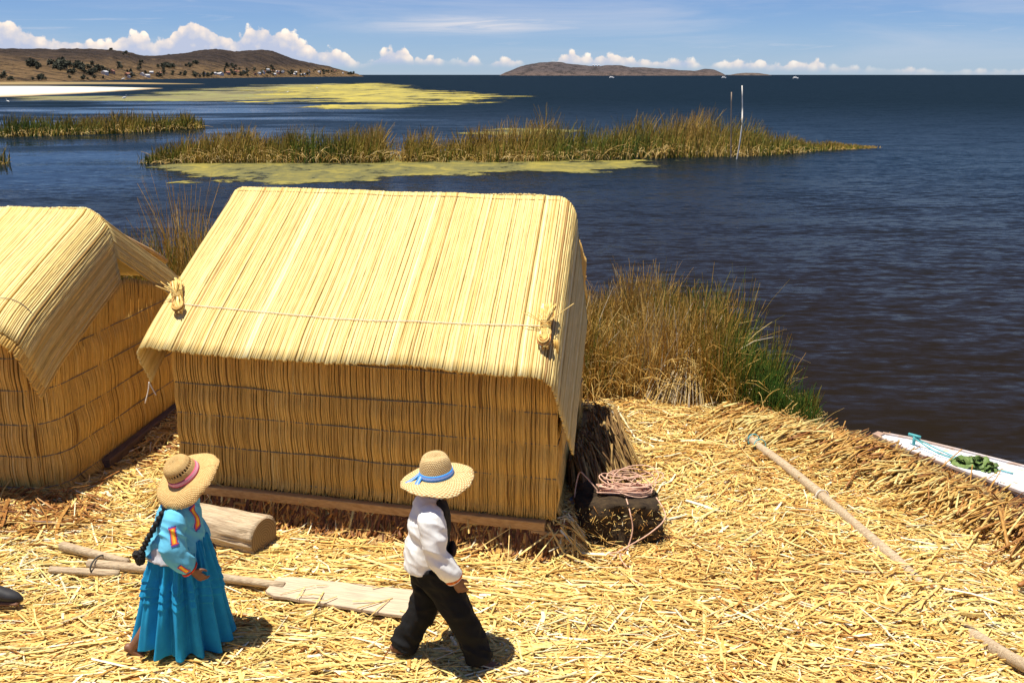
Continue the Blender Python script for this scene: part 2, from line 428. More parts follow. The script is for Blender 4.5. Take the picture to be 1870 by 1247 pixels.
def build_water():
    m, T, b, out = new_mat("lake_water_mat")
    geo = T.node('ShaderNodeNewGeometry'); P = geo.outputs['Position']
    sep = T.node('ShaderNodeSeparateXYZ'); T.l.new(P, sep.inputs[0])
    dist = T.vmath('LENGTH', P)
    big = T.noise(T.mapping(P, scale=(.020, .040, 1), rot=(0, 0, .05)), 1, 4, .6, .8).outputs['Fac']
    mid = T.noise(T.mapping(P, scale=(.05, .16, 1), rot=(0, 0, -.1), loc=(7, 3, 0)), 1, 4, .6, .5).outputs['Fac']
    # sheltered water at the left and between the weed lies calmer than the open lake
    left = T.rng(T.math('ADD', sep.outputs[0], T.math('MULTIPLY', sep.outputs[1], .06)), 14, -30, smooth=True)
    nearr = T.rng(sep.outputs[1], 330, 60, smooth=True)
    calm = T.math('MULTIPLY', T.math('MULTIPLY', left, nearr), T.rng(T.math('ADD', T.math('MULTIPLY', big, .6), T.math('MULTIPLY', mid, .4)), .44, .56, smooth=True))
    amp = T.math('SUBTRACT', 1.0, T.math('MULTIPLY', calm, .93))
    w1 = T.noise(T.mapping(P, scale=(1.3, 3.4, 1), rot=(0, 0, -.28)), 1, 2, .5, .25).outputs['Color']
    w2 = T.noise(T.mapping(P, scale=(4.2, 8.5, 1), rot=(0, 0, .12), loc=(3, 8, 1)), 1, 2, .55, .3).outputs['Color']
    w3 = T.noise(T.mapping(P, scale=(.22, .5, 1), rot=(0, 0, -.2), loc=(1, 2, 1)), 1, 2, .5, .3).outputs['Color']
    def ctr(c, k):
        return T.vmath('SCALE', T.vmath('SUBTRACT', c, (.5, .5, .5)), k)
    s = T.vmath('ADD', T.vmath('ADD', ctr(w1, .46), ctr(w2, .34)), ctr(w3, .26))
    s = T.vmath('MULTIPLY', s, (.55, 1.0, 0.0))
    s = T.vmath('SCALE', s, amp)
    nrm = T.vmath('NORMALIZE', T.vmath('ADD', s, (0, -.02, 1)))
    shal = T.rng(dist, 60, 9, smooth=True)
    c = T.mix(shal, (.0028, .0085, .0125, 1), (.013, .0088, .0045, 1))
    T.l.new(c, b.inputs['Base Color'])
    b.inputs['IOR'].default_value = 1.085
    rg = T.math('MULTIPLY', T.rng(dist, 8, 200, .20, .50, smooth=True), T.math('SUBTRACT', 1.0, T.math('MULTIPLY', calm, .95))); T.l.new(rg, b.inputs['Roughness'])
    b.inputs['Specular IOR Level'].default_value = .5
    T.l.new(nrm, b.inputs['Normal'])
    # one sheet, rings that widen towards the horizon
    ang = np.linspace(0, 2 * np.pi, 97)[:-1]; rad = np.array([0.01, 3, 6, 10, 16, 25, 40, 70, 120, 250, 600, 1500, 4000, 12000, 30000, 70000])
    V = np.stack([np.outer(rad, np.cos(ang)), np.outer(rad, np.sin(ang)), np.full((len(rad), 96), WATER_Z)], -1)
    i = np.arange(len(rad) * 96).reshape(len(rad), 96); nx = np.roll(i, -1, 1)
    Q = np.stack([i[:-1], i[1:], nx[1:], nx[:-1]], -1).reshape(-1, 4)
    o = link("water", make_mesh("water", V, Q), m); tag(o, "dark rippled lake water reaching the horizon", kind='structure')
build_water()

# ------------------------------------------------------------------ hills, island, sand
def az_of(px): return math.atan((px - 935) / 1818.0 / 1.035)
def el_of(py): return (137 - py) / 1948.0

def hill_material(name, a, b_, c_, scale):
    m, T, b, out = new_mat(name)
    geo = T.node('ShaderNodeNewGeometry'); P = geo.outputs['Position']
    n1 = T.noise(P, .012 * scale, 5, .62).outputs['Fac']; n2 = T.noise(P, .05 * scale, 5, .7).outputs['Fac']
    sep = T.node('ShaderNodeSeparateXYZ'); T.l.new(P, sep.inputs[0])
    low = T.rng(T.math('ADD', sep.outputs[2], T.math('MULTIPLY', T.math('SUBTRACT', n1, .5), 40)), 30, 6, smooth=True)
    n3 = T.noise(P, .22 * scale, 4, .7).outputs['Fac']
    n1 = T.math('ADD', n1, T.math('MULTIPLY', T.math('SUBTRACT', n3, .5), .35))
    c = T.mix(T.rng(n1, .38, .62), (*a, 1), (*b_, 1)); c = T.mix(T.math('MULTIPLY', low, .8), c, (*c_, 1))
    c = T.mix(T.rng(n2, .46, .60, 0, .8), c, (a[0] * .38, a[1] * .42, a[2] * .42, 1))
    T.l.new(c, b.inputs['Base Color']); b.inputs['Roughness'].default_value = .95; b.inputs['Specular IOR Level'].default_value = .1
    bp = T.node('ShaderNodeBump'); bp.inputs['Strength'].default_value = 1; bp.inputs['Distance'].default_value = 9; T.l.new(T.math('ADD', n2, n3), bp.inputs['Height']); T.l.new(bp.outputs[0], b.inputs['Normal'])
    return m

class Hill:
    def __init__(s, tops, shore, ridge, seed, rough):
        s.px = [t[0] for t in tops]; s.py = [t[1] for t in tops]; s.shore = shore; s.ridge = ridge; s.seed = seed; s.rough = rough
    def at(s, px, t):
        """t: 0 at the shore, 1 on the crest, 2 far behind"""
        px = np.asarray(px, float); t = np.asarray(t, float)
        az = np.arctan((px - 935) / 1818.0 / 1.035)
        ds = np.interp(px, [p[0] for p in s.shore], [p[1] for p in s.shore]); dr = np.interp(px, [p[0] for p in s.ridge], [p[1] for p in s.ridge])
        d = ds + (dr - ds) * t
        top = np.interp(px, s.px, s.py); zt = (137 - top) / 1948.0 * dr + 4.0
        k = np.where(t < 1, np.sin(np.clip(t, 0, 1) * np.pi / 2) ** 1.15, np.clip(1 - (t - 1) * .6, 0, 1))
        x, y = np.sin(az) * d, np.cos(az) * d
        sc_ = s.rough
        env = np.clip(np.minimum(t * 3, 1), 0, 1) * np.clip((zt + 1) / 20, 0, 1)
        z = zt * k + env * (fbm(x / (9 * sc_), y / (9 * sc_), seed=s.seed, o=5) * .55 * sc_ * .8) - 1.0 * (t <= 0.001)
        return x, y, np.where(t <= 0.001, WATER_Z - .6, z)
    def build(s, name, px0, px1, n, mat, label):
        px = np.linspace(px0, px1, n); t = np.concatenate([np.linspace(0, 1.1, 34), np.linspace(1.2, 2.4, 7)])
        PX, TT = np.meshgrid(px, t, indexing='ij'); x, y, z = s.at(PX, TT)
        o = link(name, make_mesh(name, np.stack([x, y, z], -1), grid_quads(n, len(t))[:, ::-1]), mat); return tag(o, label, kind='structure')

LH = Hill([(-900, 100), (-500, 92), (-250, 104), (-100, 95), (0, 98), (50, 99), (110, 98), (165, 96), (205, 97), (240, 101), (265, 106), (285, 107), (312, 104), (345, 100), (372, 96), (395, 94),
           (415, 95), (432, 98), (455, 95), (482, 94), (500, 96), (520, 103), (545, 111), (575, 118), (600, 122), (620, 128), (640, 133), (652, 135.5), (664, 140)],
          [(-900, 520), (0, 640), (150, 800), (300, 1150), (450, 1650), (580, 2300), (664, 2800)],
          [(-900, 1500), (0, 1750), (200, 1950), (400, 2500), (520, 2800), (600, 2900), (664, 2950)], 21, 4.0)
LH.build("hill", -900, 664, 520, hill_material("hill_mat", (.050, .038, .034), (.085, .060, .044), (.27, .17, .078), 1.0), "brown dry hills along the left shore")
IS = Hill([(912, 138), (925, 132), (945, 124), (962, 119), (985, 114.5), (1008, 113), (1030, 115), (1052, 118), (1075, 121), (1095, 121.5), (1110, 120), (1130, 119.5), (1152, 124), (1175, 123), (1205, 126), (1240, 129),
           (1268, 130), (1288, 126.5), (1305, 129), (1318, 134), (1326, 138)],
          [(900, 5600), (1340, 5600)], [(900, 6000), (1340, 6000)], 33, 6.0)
IS.build("island", 912, 1326, 260, hill_material("hazed_island_mat", (.082, .070, .074), (.105, .085, .082), (.13, .095, .08), .5), "long low brown island on the horizon")  # greyed ground colours carry the distance haze, no air is built
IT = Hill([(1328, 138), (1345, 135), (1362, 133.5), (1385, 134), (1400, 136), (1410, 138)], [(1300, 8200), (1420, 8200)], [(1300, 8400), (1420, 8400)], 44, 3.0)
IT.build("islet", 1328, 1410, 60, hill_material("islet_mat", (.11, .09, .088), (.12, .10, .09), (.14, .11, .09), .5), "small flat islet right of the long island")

def blob_poly(name, pts, z, mat, label, kind, sub=(70, 24), dome=0.0, seed=0, amp=.05):
    """flat irregular patch bounded by near and far edges: pts = [(near xy, far xy), ...] along its length"""
    near = smooth_path([list(p[0]) for p in pts], sub[0]); far = smooth_path([list(p[1]) for p in pts], sub[0])
    v = np.linspace(0, 1, sub[1])[None, :, None]
    XY = near[:, None, :] * (1 - v) + far[:, None, :] * v
    tap = np.clip((1 - np.linspace(0, 1, sub[0])) / .5, 0, 1) ** .8; Z = z + dome * np.sin(np.clip(v[..., 0], 0, 1) * np.pi) ** .5 * tap[:, None]
    return link(name, make_mesh(name, np.dstack([XY, Z]), grid_quads(*sub)[:, ::-1] if False else grid_quads(*sub)), mat)

sand, Ts, bs, _ = new_mat("sand_mat")
gs = Ts.node('ShaderNodeNewGeometry')
ns = Ts.noise(gs.outputs['Position'], .08, 4, .6).outputs['Fac']
sps = Ts.node('ShaderNodeSeparateXYZ'); Ts.l.new(gs.outputs['Position'], sps.inputs[0])
wet = Ts.rng(Ts.math('ADD', sps.outputs[2], Ts.math('MULTIPLY', ns, .25)), .02, -.22, smooth=True)
Ts.l.new(Ts.mix(wet, (.62, .56, .45, 1), (.30, .21, .10, 1)), bs.inputs['Base Color']); bs.inputs['Roughness'].default_value = .9
o = blob_poly("sand_spit", [((-190, 190), (-330, 400)), ((-112, 203), (-205, 410)), ((-104, 232), (-172, 395)), ((-107, 270), (-150, 378)), ((-112, 310), (-132, 362)), ((-117, 345), (-118, 350))],
              WATER_Z - .05, sand, '', '', dome=.62)
tag(o, "pale sand spit on the far left shore", kind='structure')
marsh = plain_mat("marsh_mat", (.30, .20, .08), .9, scale=.05, col2=(.16, .13, .05))
o = blob_poly("marsh", [((-420, 470), (-500, 620)), ((-250, 470), (-330, 660)), ((-200, 500), (-230, 610)), ((-170, 500), (-190, 560)), ((-150, 505), (-152, 510))], WATER_Z - .02, marsh, '', '', dome=.45)
tag(o, "strip of brown marsh behind the sand spit", kind='structure')

# floating weed
def weed_mat(name, c1, c2, c3, sx, sy, lo, hi):
    m, T, b, out = new_mat(name)
    geo = T.node('ShaderNodeNewGeometry'); P = geo.outputs['Position']
    n1 = T.noise(T.mapping(P, scale=(sx, sy, 1), rot=(0, 0, .06)), 1, 5, .62, .6).outputs['Fac']
    n2 = T.noise(T.mapping(P, scale=(sx * 4.3, sy * 4.3, 1), loc=(4, 1, 0)), 1, 5, .75).outputs['Fac']
    c = T.ramp(T.math('ADD', T.math('MULTIPLY', n1, .65), T.math('MULTIPLY', n2, .35)), [(.36, c3), (.5, c2), (.62, c1)])
    T.l.new(c, b.inputs['Base Color']); b.inputs['Roughness'].default_value = .7
    den = T.attr('rnd')
    a = T.rng(T.math('ADD', T.math('ADD', T.math('MULTIPLY', n1, .6), T.math('MULTIPLY', n2, .4)), T.math('MULTIPLY', T.math('SUBTRACT', den, .5), .36)), lo, hi, smooth=True)
    tr = T.node('ShaderNodeBsdfTransparent'); mx = T.node('ShaderNodeMixShader')
    T.l.new(a, mx.inputs[0]); T.l.new(tr.outputs[0], mx.inputs[1]); T.l.new(b.outputs[0], mx.inputs[2]); T.l.new(mx.outputs[0], out.inputs['Surface'])
    return m
WEED = weed_mat("floating_weed_mat", (.27, .22, .026), (.14, .125, .022), (.05, .055, .018), .6, .42, .54, .62)
WEED2 = weed_mat("far_weed_mat", (.44, .36, .035), (.29, .24, .035), (.12, .115, .035), .13, .045, .50, .64)
WEED3 = weed_mat("dull_weed_mat", (.22, .22, .05), (.17, .15, .05), (.12, .105, .05), .07, .03, .49, .66)

def weed(name, poly, mat, label, step, z, soft):
    poly = np.asarray(poly, float); mn = poly.min(0) - soft; mx = poly.max(0) + soft
    xs = np.arange(mn[0], mx[0], step[0]); ys = np.arange(mn[1], mx[1], step[1])
    X, Y = np.meshgrid(xs, ys, indexing='ij')
    d = sdist(X, Y, poly) + soft * 1.1 * fbm(X / (soft * 2.5), Y / (soft * 1.2), seed=5)
    den = sstep(d, -soft * .6, soft * 1.2)
    Q = grid_quads(len(xs), len(ys)); keep = (den.ravel()[Q] > 0.02).any(1); Q = Q[keep]
    used = np.unique(Q); rem = np.full(X.size, -1); rem[used] = np.arange(len(used))
    V = np.stack([X.ravel(), Y.ravel(), np.full(X.size, z)], -1)[used]
    o = link(name, make_mesh(name, V, rem[Q], attrs={'rnd': den.ravel()[used]}), mat)
    return tag(o, label, "water weed", kind='stuff')

def wpt(px, py, z=WATER_Z):      # where the line of sight through a photo point meets the water (used for planning the shores)
    a = (px - 935) / 1818.0; b = (623.5 - py) / 1818.0; cp, sp = math.cos(R(14.98)), math.sin(R(14.98))
    r = np.array([a, cp + b * sp, -sp + b * cp]); t = (z - 4) / r[2]; return (r * t)[:2]
weed("floating_weed", [wpt(*p) for p in [(262, 320), (330, 330), (480, 336), (620, 334), (760, 327), (960, 320), (1130, 318), (1150, 306), (1270, 300), (1120, 290), (720, 284), (300, 298)]],
     WEED, "yellow green weed floating in front of the long reed bed", (.35, .35), WATER_Z + .012, 1.6)
weed("floating_weed", [wpt(*p) for p in [(470, 166), (560, 156), (700, 151), (755, 160), (880, 171), (965, 176), (850, 186), (800, 194), (720, 202), (640, 202), (560, 194), (500, 185)]],
     WEED2, "bright yellow weed bank floating far out left of centre", (1.5, 3.0), WATER_Z + .024, 9)
weed("floating_weed", [wpt(*p) for p in [(-120, 187), (200, 187), (360, 190), (500, 188), (640, 170), (740, 160), (620, 153), (470, 156), (330, 166), (200, 176), (-120, 184)]],
     WEED3, "dull olive weed in the shallows around the sand spit", (3, 4), WATER_Z + .012, 14)
weed("floating_weed", [wpt(*p) for p in [(820, 245), (880, 236), (1010, 233), (1090, 240), (1000, 246), (900, 249)]],
     WEED, "thin weed streak behind the long reed bed", (.5, .6), WATER_Z + .012, 2.0)

# ------------------------------------------------------------------ reeds standing in the lake
def blades(n, base, h, lean, curl, rad, rnd, K=5, bent=None):
    """curved blades: base (n,2)+z, h heights, lean (n,2) horizontal reach as part of height"""
    t = np.linspace(0, 1, K)[None, :, None]
    P = np.zeros((n, K, 3))
    P[..., :2] = base[:, None, :2] + lean[:, None, :] * h[:, None, None] * (t ** curl)
    drop = 0 if bent is None else bent[:, None] * (t[..., 0] ** 3)
    P[..., 2] = base[:, None, 2] + h[:, None] * (t[..., 0] - drop)
    r = rad[:, None] * np.linspace(1, .25, K)[None]
    return P, r

def reed_bed(name, pts, n, h, label, rad=.03, seed=1, gold=.5):
    """pts: centre line (x, y, half-depth, height factor)"""
    g = np.random.default_rng(seed)
    pts = np.asarray(pts, float); seg = np.r_[0, np.cumsum(np.hypot(*np.diff(pts[:, :2], axis=0).T))]
    s = g.random(n) * seg[-1]
    cx, cy, hd, hf = [np.interp(s, seg, pts[:, i]) for i in range(4)]
    v = g.uniform(-1, 1, n)
    x = cx + g.normal(0, .25, n); y = cy + v * hd
    cl = fbm(x * .55, y * .55, seed=seed, o=3)
    keep = cl > -.75
    hh = .80 * h * hf * (1 + .48 * cl) * g.uniform(.6, 1.1, n)
    dead = g.random(n) < (.26 + .20 * (v < -.3))
    lean = g.normal(0, .16, (n, 2)) + np.array([.06, 0]); lean[dead] = g.normal(0, .55, (dead.sum(), 2))
    bent = np.where(dead, g.uniform(.2, .95, n), g.uniform(0, .12, n))
    hh = np.where(dead, hh * g.uniform(.5, .85, n), hh)
    base = np.stack([x, y, np.full(n, WATER_Z - .1)], -1)
    rnd = np.clip(.36 + .30 * fbm(x * .3, y * .3, seed=seed + 9, o=2) + g.normal(0, .16, n) + gold * .22, 0, .85)
    rnd = np.where(dead, g.uniform(.75, 1, n), rnd)
    P, r = blades(n, base, hh, lean, 1.6, rad * g.uniform(.6, 1.3, n), rnd, 5, bent)
    P, r, rnd = P[keep], r[keep], rnd[keep]
    o = link(name, strand_mesh(name, P, r, rnd, 3, cap=False, spin=g.uniform(0, 6, len(P))), TOTORA)
    return tag(o, label, "reeds", kind='stuff')

reed_bed("reed_bed", [(-18.8, 52.5, .8, .55), (-17, 53.5, 1.8, .8), (-13, 54, 2.2, .85), (-10, 54, 2.2, 1.0), (-8, 53.8, 2, 1.0), (-6.7, 53.4, 1.3, .9)], 5200, 2.1, "brown green reed bed standing in the lake, left of the gap behind the large hut", seed=11, gold=.5)
reed_bed("reed_bed", [(-5.7, 53.4, .9, .75), (-3, 54, 2.0, .95), (0, 55, 2.6, .95), (4, 56.5, 3.2, 1.08), (8, 58.5, 3.6, 1.18), (11, 59.5, 3.8, 1.15), (13.6, 59.5, 3.2, .95), (15.5, 60, 2.2, .65), (17.5, 61, 1.2, .45), (19.5, 62, .6, .24), (22.6, 63.3, .3, .12)], 10500, 2.15,
         "long golden reed bed in the lake beside the two white poles", seed=12, gold=.9)
reed_bed("reed_bed", [(-38, 76, 2, .8), (-35, 78, 3, .9), (-31, 81, 3, .95), (-28, 85, 2.0, .9), (-26.6, 86.5, .8, .5)], 3600, 2.0, "reed bed farther out at the left, set in open water", rad=.04, seed=13, gold=.3)
reed_bed("reed_bed", [(-29, 51.5, 1, .9), (-27, 51.5, .9, .7), (-25.9, 51.5, .4, .5)], 420, 1.5, "small reed tuft at the left edge of the picture", seed=14, gold=.2)
# low dead clumps on the weed in front of the bed
g = np.random.default_rng(5)

# ------------------------------------------------------------------ poles in the lake
def pole(name, p0, p1, r, mat, label, bend=.06):
    pts = np.linspace(p0, p1, 9); pts[:, 0] += bend * np.sin(np.linspace(0, np.pi, 9)) * 3
    G = Geo(); G.add(*one_tube(pts, np.linspace(r, r * .7, 9), 7)); return tag(link(name, G.mesh(name), mat), label, "pole", "poles in the lake")
WHITEPOLE = plain_mat("white_pole_mat", (.78, .74, .68), .7, scale=3, col2=(.55, .5, .44))
pole("lake_pole", (12.05, 54.5, -1), (12.2, 54.5, 3.45), .042, WHITEPOLE, "taller white bent pole standing in the water at the reed bed", .06)
pole("lake_pole", (12.05, 55.4, -1), (11.85, 55.4, 3.1), .04, plain_mat("grey_pole_mat", (.36, .27, .2), .8), "thinner greyish pole just left of the white lake pole", .0)

# ------------------------------------------------------------------ huts
class HutFrame:
    def __init__(s, A, U, W, D, zr, over, zbase, uL, uR, tL, tR, seed, th=82, fan=0.0, rf=.13, fanb=0.0):
        s.A, s.U, s.W, s.D, s.zr, s.over, s.zb, s.uL, s.uR, s.tL, s.tR, s.seed = A, U, W, D, zr, over, zbase, uL, uR, tL, tR, seed
        s.phi = None; s.th = R(th); s.fan = fan; s.rf = rf; s.fanb = fanb
    def setphi(s, z_eave):
        run = s.D / 2 + s.over; s.phi = math.atan2(s.zr - z_eave, run); s.L = math.hypot(run, s.zr - z_eave)
    def world(s, u, w, z):
        u = np.asarray(u, float); w = np.asarray(w, float)
        return np.stack([s.A[0] + u * s.U[0] + w * s.W[0], s.A[1] + u * s.U[1] + w * s.W[1], np.asarray(z, float) + 0 * u], -1)
    def fold(s, uarc):
        """arc position along the ridge -> (u, drop inward)"""
        uarc = np.asarray(uarc, float); Rf = s.rf; th = s.th; u = uarc.copy(); t = np.zeros_like(uarc)
        for sign, u0 in ((1, s.uR), (-1, s.uL)):
            a = sign * (uarc - u0); m = a > 0
            ang = np.clip(a / Rf, 0, th); rest = np.clip(a - Rf * th, 0, None)
            uu = Rf * np.sin(ang) + rest * math.cos(th); tt = Rf * (1 - np.cos(ang)) + rest * math.sin(th)
            u = np.where(m, u0 + sign * uu, u); t = np.where(m, tt, t)
        return u, t
    def roof(s, uarc, v, side, lift=0.0):
        """v distance down the slope; side -1 = front, 1 = back"""
        u, t = s.fold(uarc); v = np.asarray(v, float)
        v0 = t * math.tan(s.phi); vv = np.maximum(v, v0 - .0)
        cw, sw = math.cos(s.phi), math.sin(s.phi)
        sag = .035 * np.sin(np.clip((uarc - s.uL) / (s.uR - s.uL), 0, 1) * np.pi) * (.4 + .6 * vv / s.L) + .012 * fbm(np.asarray(uarc) * 1.7, vv * .8, seed=s.seed + side, o=2)
        curl = .05 * np.clip((vv / s.L - .8) / .2, 0, 1) ** 2
        u = u + ((s.fan if side < 0 else s.fanb) * np.clip(vv / s.L, 0, 1) - s.fan * .5) * np.clip((np.asarray(uarc) - s.uL) / (s.uR - s.uL), -.1, 1.0)
        n = lift - t - sag
        w = s.D / 2 + side * (vv * cw + n * sw); z = s.zr - vv * sw + n * cw - curl
        return s.world(u, w, z)

def roof_mat_part(h, side, root, name, nre, K, mat, spacing_tail=True, label=None, dv=0.0, lift=0.0):
    g = np.random.default_rng(h.seed + side + 5)
    aL = h.uL - h.tL; aR = h.uR + h.tR
    ua = np.linspace(aL, aR, nre) + g.normal(0, .0025, nre)
    v = np.linspace(0, 1, K)
    wander = np.cumsum(g.normal(0, .0007, (nre, K)), 1)
    end = h.L + dv + g.normal(0, .006, nre) + .02 * np.sin(ua * 2.1)
    start = -.03 + g.normal(0, .008, nre)
    U_, t = h.fold(ua)
    start = np.maximum(start, t * math.tan(h.phi) - .02)
    Vv = start[:, None] + (end - start)[:, None] * v[None]
    UA = ua[:, None] + wander
    P = h.roof(UA, np.maximum(Vv, 0), side, lift + g.normal(0, .0018, (nre, 1)))
    P[:, 0, 2] += .012
    w = (aR - aL) / nre
    rad = w * .64 * g.uniform(.85, 1.2, nre)[:, None] * (1 + .08 * g.normal(0, 1, (nre, K)))
    band = .05 * fbm(ua * 2.5, 0, seed=h.seed + 3, o=3)
    rnd = np.clip(.62 + band + g.normal(0, .12, nre) - (g.random(nre) < .17) * g.uniform(.22, .56, nre) + (g.random(nre) < .05) * .25, 0, 1)
    # rounded cross-section, reference up = slope normal
    nrm = np.array([side * math.sin(h.phi) * h.W[0], side * math.sin(h.phi) * h.W[1], math.cos(h.phi)])
    bu, bv = np.meshgrid(np.linspace(aL + .01, aR - .01, 90), np.linspace(0, 1, 26), indexing='ij'); bt = h.fold(bu)[1]
    b0 = np.maximum(.0, bt * math.tan(h.phi)); PB = h.roof(bu, b0 + (h.L + dv - .03 - b0) * bv, side, lift - .012)
    bk = link("backing_mat", make_mesh("backing_mat", PB, grid_quads(90, 26), attrs={'rnd': np.full(90 * 26, .35)}), mat, root); sd_ = bk.modifiers.new("thick", 'SOLIDIFY'); sd_.thickness = .008; sd_.offset = 0
    me = strand_mesh(name, P, rad, rnd, 6, ref=nrm, flat=.9)
    return tag(link(name, me, mat, root), label, kind='stuff')

def wall_mat_part(h, root, name, p0, p1, z0, ztop, n, mat, rows, bulge=.024, corner=None, seed=0, path=None):
    """upright reeds along a ground path (local u,w), stitched at the heights in rows; ztop(s)"""
    g = np.random.default_rng(seed)
    path = np.array([p0, p1], float) if path is None else np.asarray(path, float)
    seg = np.r_[0, np.cumsum(np.hypot(*np.diff(path, axis=0).T))]; Ltot = seg[-1]
    s = np.linspace(0, Ltot, n) + g.normal(0, .004, n)
    K = 5 * (len(rows) + 1) + 1
    zt = np.array([ztop(q / Ltot) for q in s])
    zz = np.linspace(0, 1, K)[None] * (zt - z0)[:, None] + z0
    zz[:, 0] += g.normal(0, .014, n); 
    so = s[:, None] + np.cumsum(g.normal(0, .0009, (n, K)), 1)
    u = np.interp(so, seg, path[:, 0]); w = np.interp(so, seg, path[:, 1])
    du = np.interp(so + .02, seg, path[:, 0]) - np.interp(so - .02, seg, path[:, 0]); dw = np.interp(so + .02, seg, path[:, 1]) - np.interp(so - .02, seg, path[:, 1])
    ln = np.hypot(du, dw) + 1e-9; nu, nw = dw / ln, -du / ln          # outward normal
    rr = np.r_[z0 - .02, rows, max(zt) + .2]
    ph = np.zeros_like(zz)
    for a, b in zip(rr[:-1], rr[1:]):
        m = (zz >= a) & (zz < b); ph = np.where(m, np.sin(np.clip((zz - a) / (b - a), 0, 1) * np.pi), ph)
    off = bulge * ph * (1 + .5 * vnoise(so * 3, zz * 2, seed=seed)) + g.normal(0, .0028, (n, 1)) + .012 * fbm(so * 1.3, zz * .8, seed=seed + 4, o=2)
    off = off + .03 * np.clip((rows[0] - zz) / .1, 0, 1)
    P = h.world(u + nu * off, w + nw * off, zz)
    d = Ltot / n
    rad = d * .66 * g.uniform(.8, 1.25, n)[:, None] * np.ones((1, K)); rad[:, -1] *= .7
    bi = np.clip(np.searchsorted(rr, zz.ravel()).reshape(zz.shape), 0, len(rr)); jit = g.normal(0, .17, (n, len(rr) + 1)) + g.normal(0, .04, (1, len(rr) + 1))
    rnd = np.clip(.52 + .12 * fbm(s * 4, 0, seed=seed + 8, o=3)[:, None] + g.normal(0, .10, n)[:, None] + np.take_along_axis(jit, bi, 1), 0, 1)
    o = tag(link(name, strand_mesh(name, P, rad, rnd, 6, ref=(h.U[0] * .3 + h.W[0], h.U[1] * .3 + h.W[1], 0), flat=.85), mat, root), kind='stuff')
    q = np.linspace(0, Ltot, 90); z2 = np.array([ztop(k / Ltot) for k in q]) - .03; bu = np.interp(q, seg, path[:, 0]); bw = np.interp(q, seg, path[:, 1])
    du = np.interp(q + .02, seg, path[:, 0]) - np.interp(q - .02, seg, path[:, 0]); dw = np.interp(q + .02, seg, path[:, 1]) - np.interp(q - .02, seg, path[:, 1]); ln = np.hypot(du, dw) + 1e-9
    b0 = h.world(bu - dw / ln * .012, bw + du / ln * .012, z0 + .03); b1 = h.world(bu - dw / ln * .012, bw + du / ln * .012, z2); b0[:, 2] = z0 + .03
    i_ = np.arange(90); bk = link("backing_mat", make_mesh("backing_mat", np.vstack([b0, b1]), np.stack([i_[:-1], i_[1:], i_[1:] + 90, i_[:-1] + 90], -1), attrs={'rnd': np.full(180, .3)}), mat, root)
    sd_ = bk.modifiers.new("thick", 'SOLIDIFY'); sd_.thickness = .012; sd_.offset = 0
    for zr in rows:                                    # stitching cords
        q = np.linspace(0, Ltot, 60); zc = zr + .012 * fbm(q * 1.5, zr * 7, seed=seed, o=2)
        ok = np.array([ztop(k / Ltot) for k in q]) > zr + .02
        if ok.sum() < 4: continue
        q, zc = q[ok], zc[ok]
        u = np.interp(q, seg, path[:, 0]); w = np.interp(q, seg, path[:, 1])
        du = np.interp(q + .02, seg, path[:, 0]) - np.interp(q - .02, seg, path[:, 0]); dw = np.interp(q + .02, seg, path[:, 1]) - np.interp(q - .02, seg, path[:, 1])
        ln = np.hypot(du, dw) + 1e-9
        pts = h.world(u + dw / ln * (d * .55 + .008), w - du / ln * (d * .55 + .008), zc)
        G = Geo(); G.add(*one_tube(pts, .0055, 5)); link("stitch_cord", G.mesh("stitch_cord"), CORD, root)
    return o

def beam(root, name, P0, P1, wdt, hgt, mat):
    P0, P1 = np.asarray(P0, float), np.asarray(P1, float); d = P1 - P0; L = np.linalg.norm(d); d /= L
    s = np.cross([0, 0, 1], d); s /= np.linalg.norm(s); up = np.cross(d, s)
    V, Q = box((0, 0, 0), (L, wdt, hgt)); M = np.stack([d, s, up], 1)
    me = make_mesh(name, V @ M.T, Q, smooth=False)
    o = link(name, me, mat, root, tuple((P0 + P1) / 2))
    bv = o.modifiers.new("bevel", 'BEVEL'); bv.width = min(wdt, hgt) * .12; bv.segments = 2
    return o

def reparent(root):
    """children were built in world coordinates: keep them there"""
    inv = Matrix.Translation(root.location) @ Matrix.Rotation(root.rotation_euler.z, 4, 'Z')
    inv = inv.inverted()
    for o in list(bpy.data.objects):
        if o.parent is root: o.matrix_parent_inverse = inv

# --- the large hut in the middle
h2 = HutFrame(A2, U2, W2, 3.0, 2.88, .36, .30, .07, 3.42, .62, 1.12, 100, 85, .18, .18, 0); h2.setphi(1.73)
p = h2.world(1.8, 1.5, .27)
hut2 = empty("reed_hut", tuple(p), "large reed hut in the middle with pale mat roof drooping over both ends", "hut", "totora reed huts")
roof_mat_part(h2, -1, hut2, "roof_mat", 300, 22, ROOF, dv=0)
h2b = HutFrame(A2, U2, W2, 3.0, 2.88, .36, .30, .07, 3.20, .45, .26, 100, 84); h2b.setphi(1.73)
roof_mat_part(h2b, 1, hut2, "roof_mat", 300, 14, ROOF)
ROWS = [.36, .66, .96, 1.25, 1.55]
wall_mat_part(h2, hut2, "front_wall_mat", (.06, 0), (3.66, 0), .29, lambda f: 1.90, 400, WALL, ROWS, seed=41)
gab = lambda f: 2.05 + (2.72 - 2.05) * (1 - abs(2 * f - 1)) - .1
wall_mat_part(h2, hut2, "gable_wall_mat", (3.64, .03), (3.34, 2.95), .29, lambda f: 1.05 + 1.1 * f if f < .5 else min(1.6 + (f - .5) * 9, 2.62 - 1.3 * (f - .5)), 170, WALL, ROWS, seed=42)
wall_mat_part(h2, hut2, "gable_wall_mat", (.06, 3.0), (.06, 0), .29, gab, 170, WALL, ROWS, seed=43)
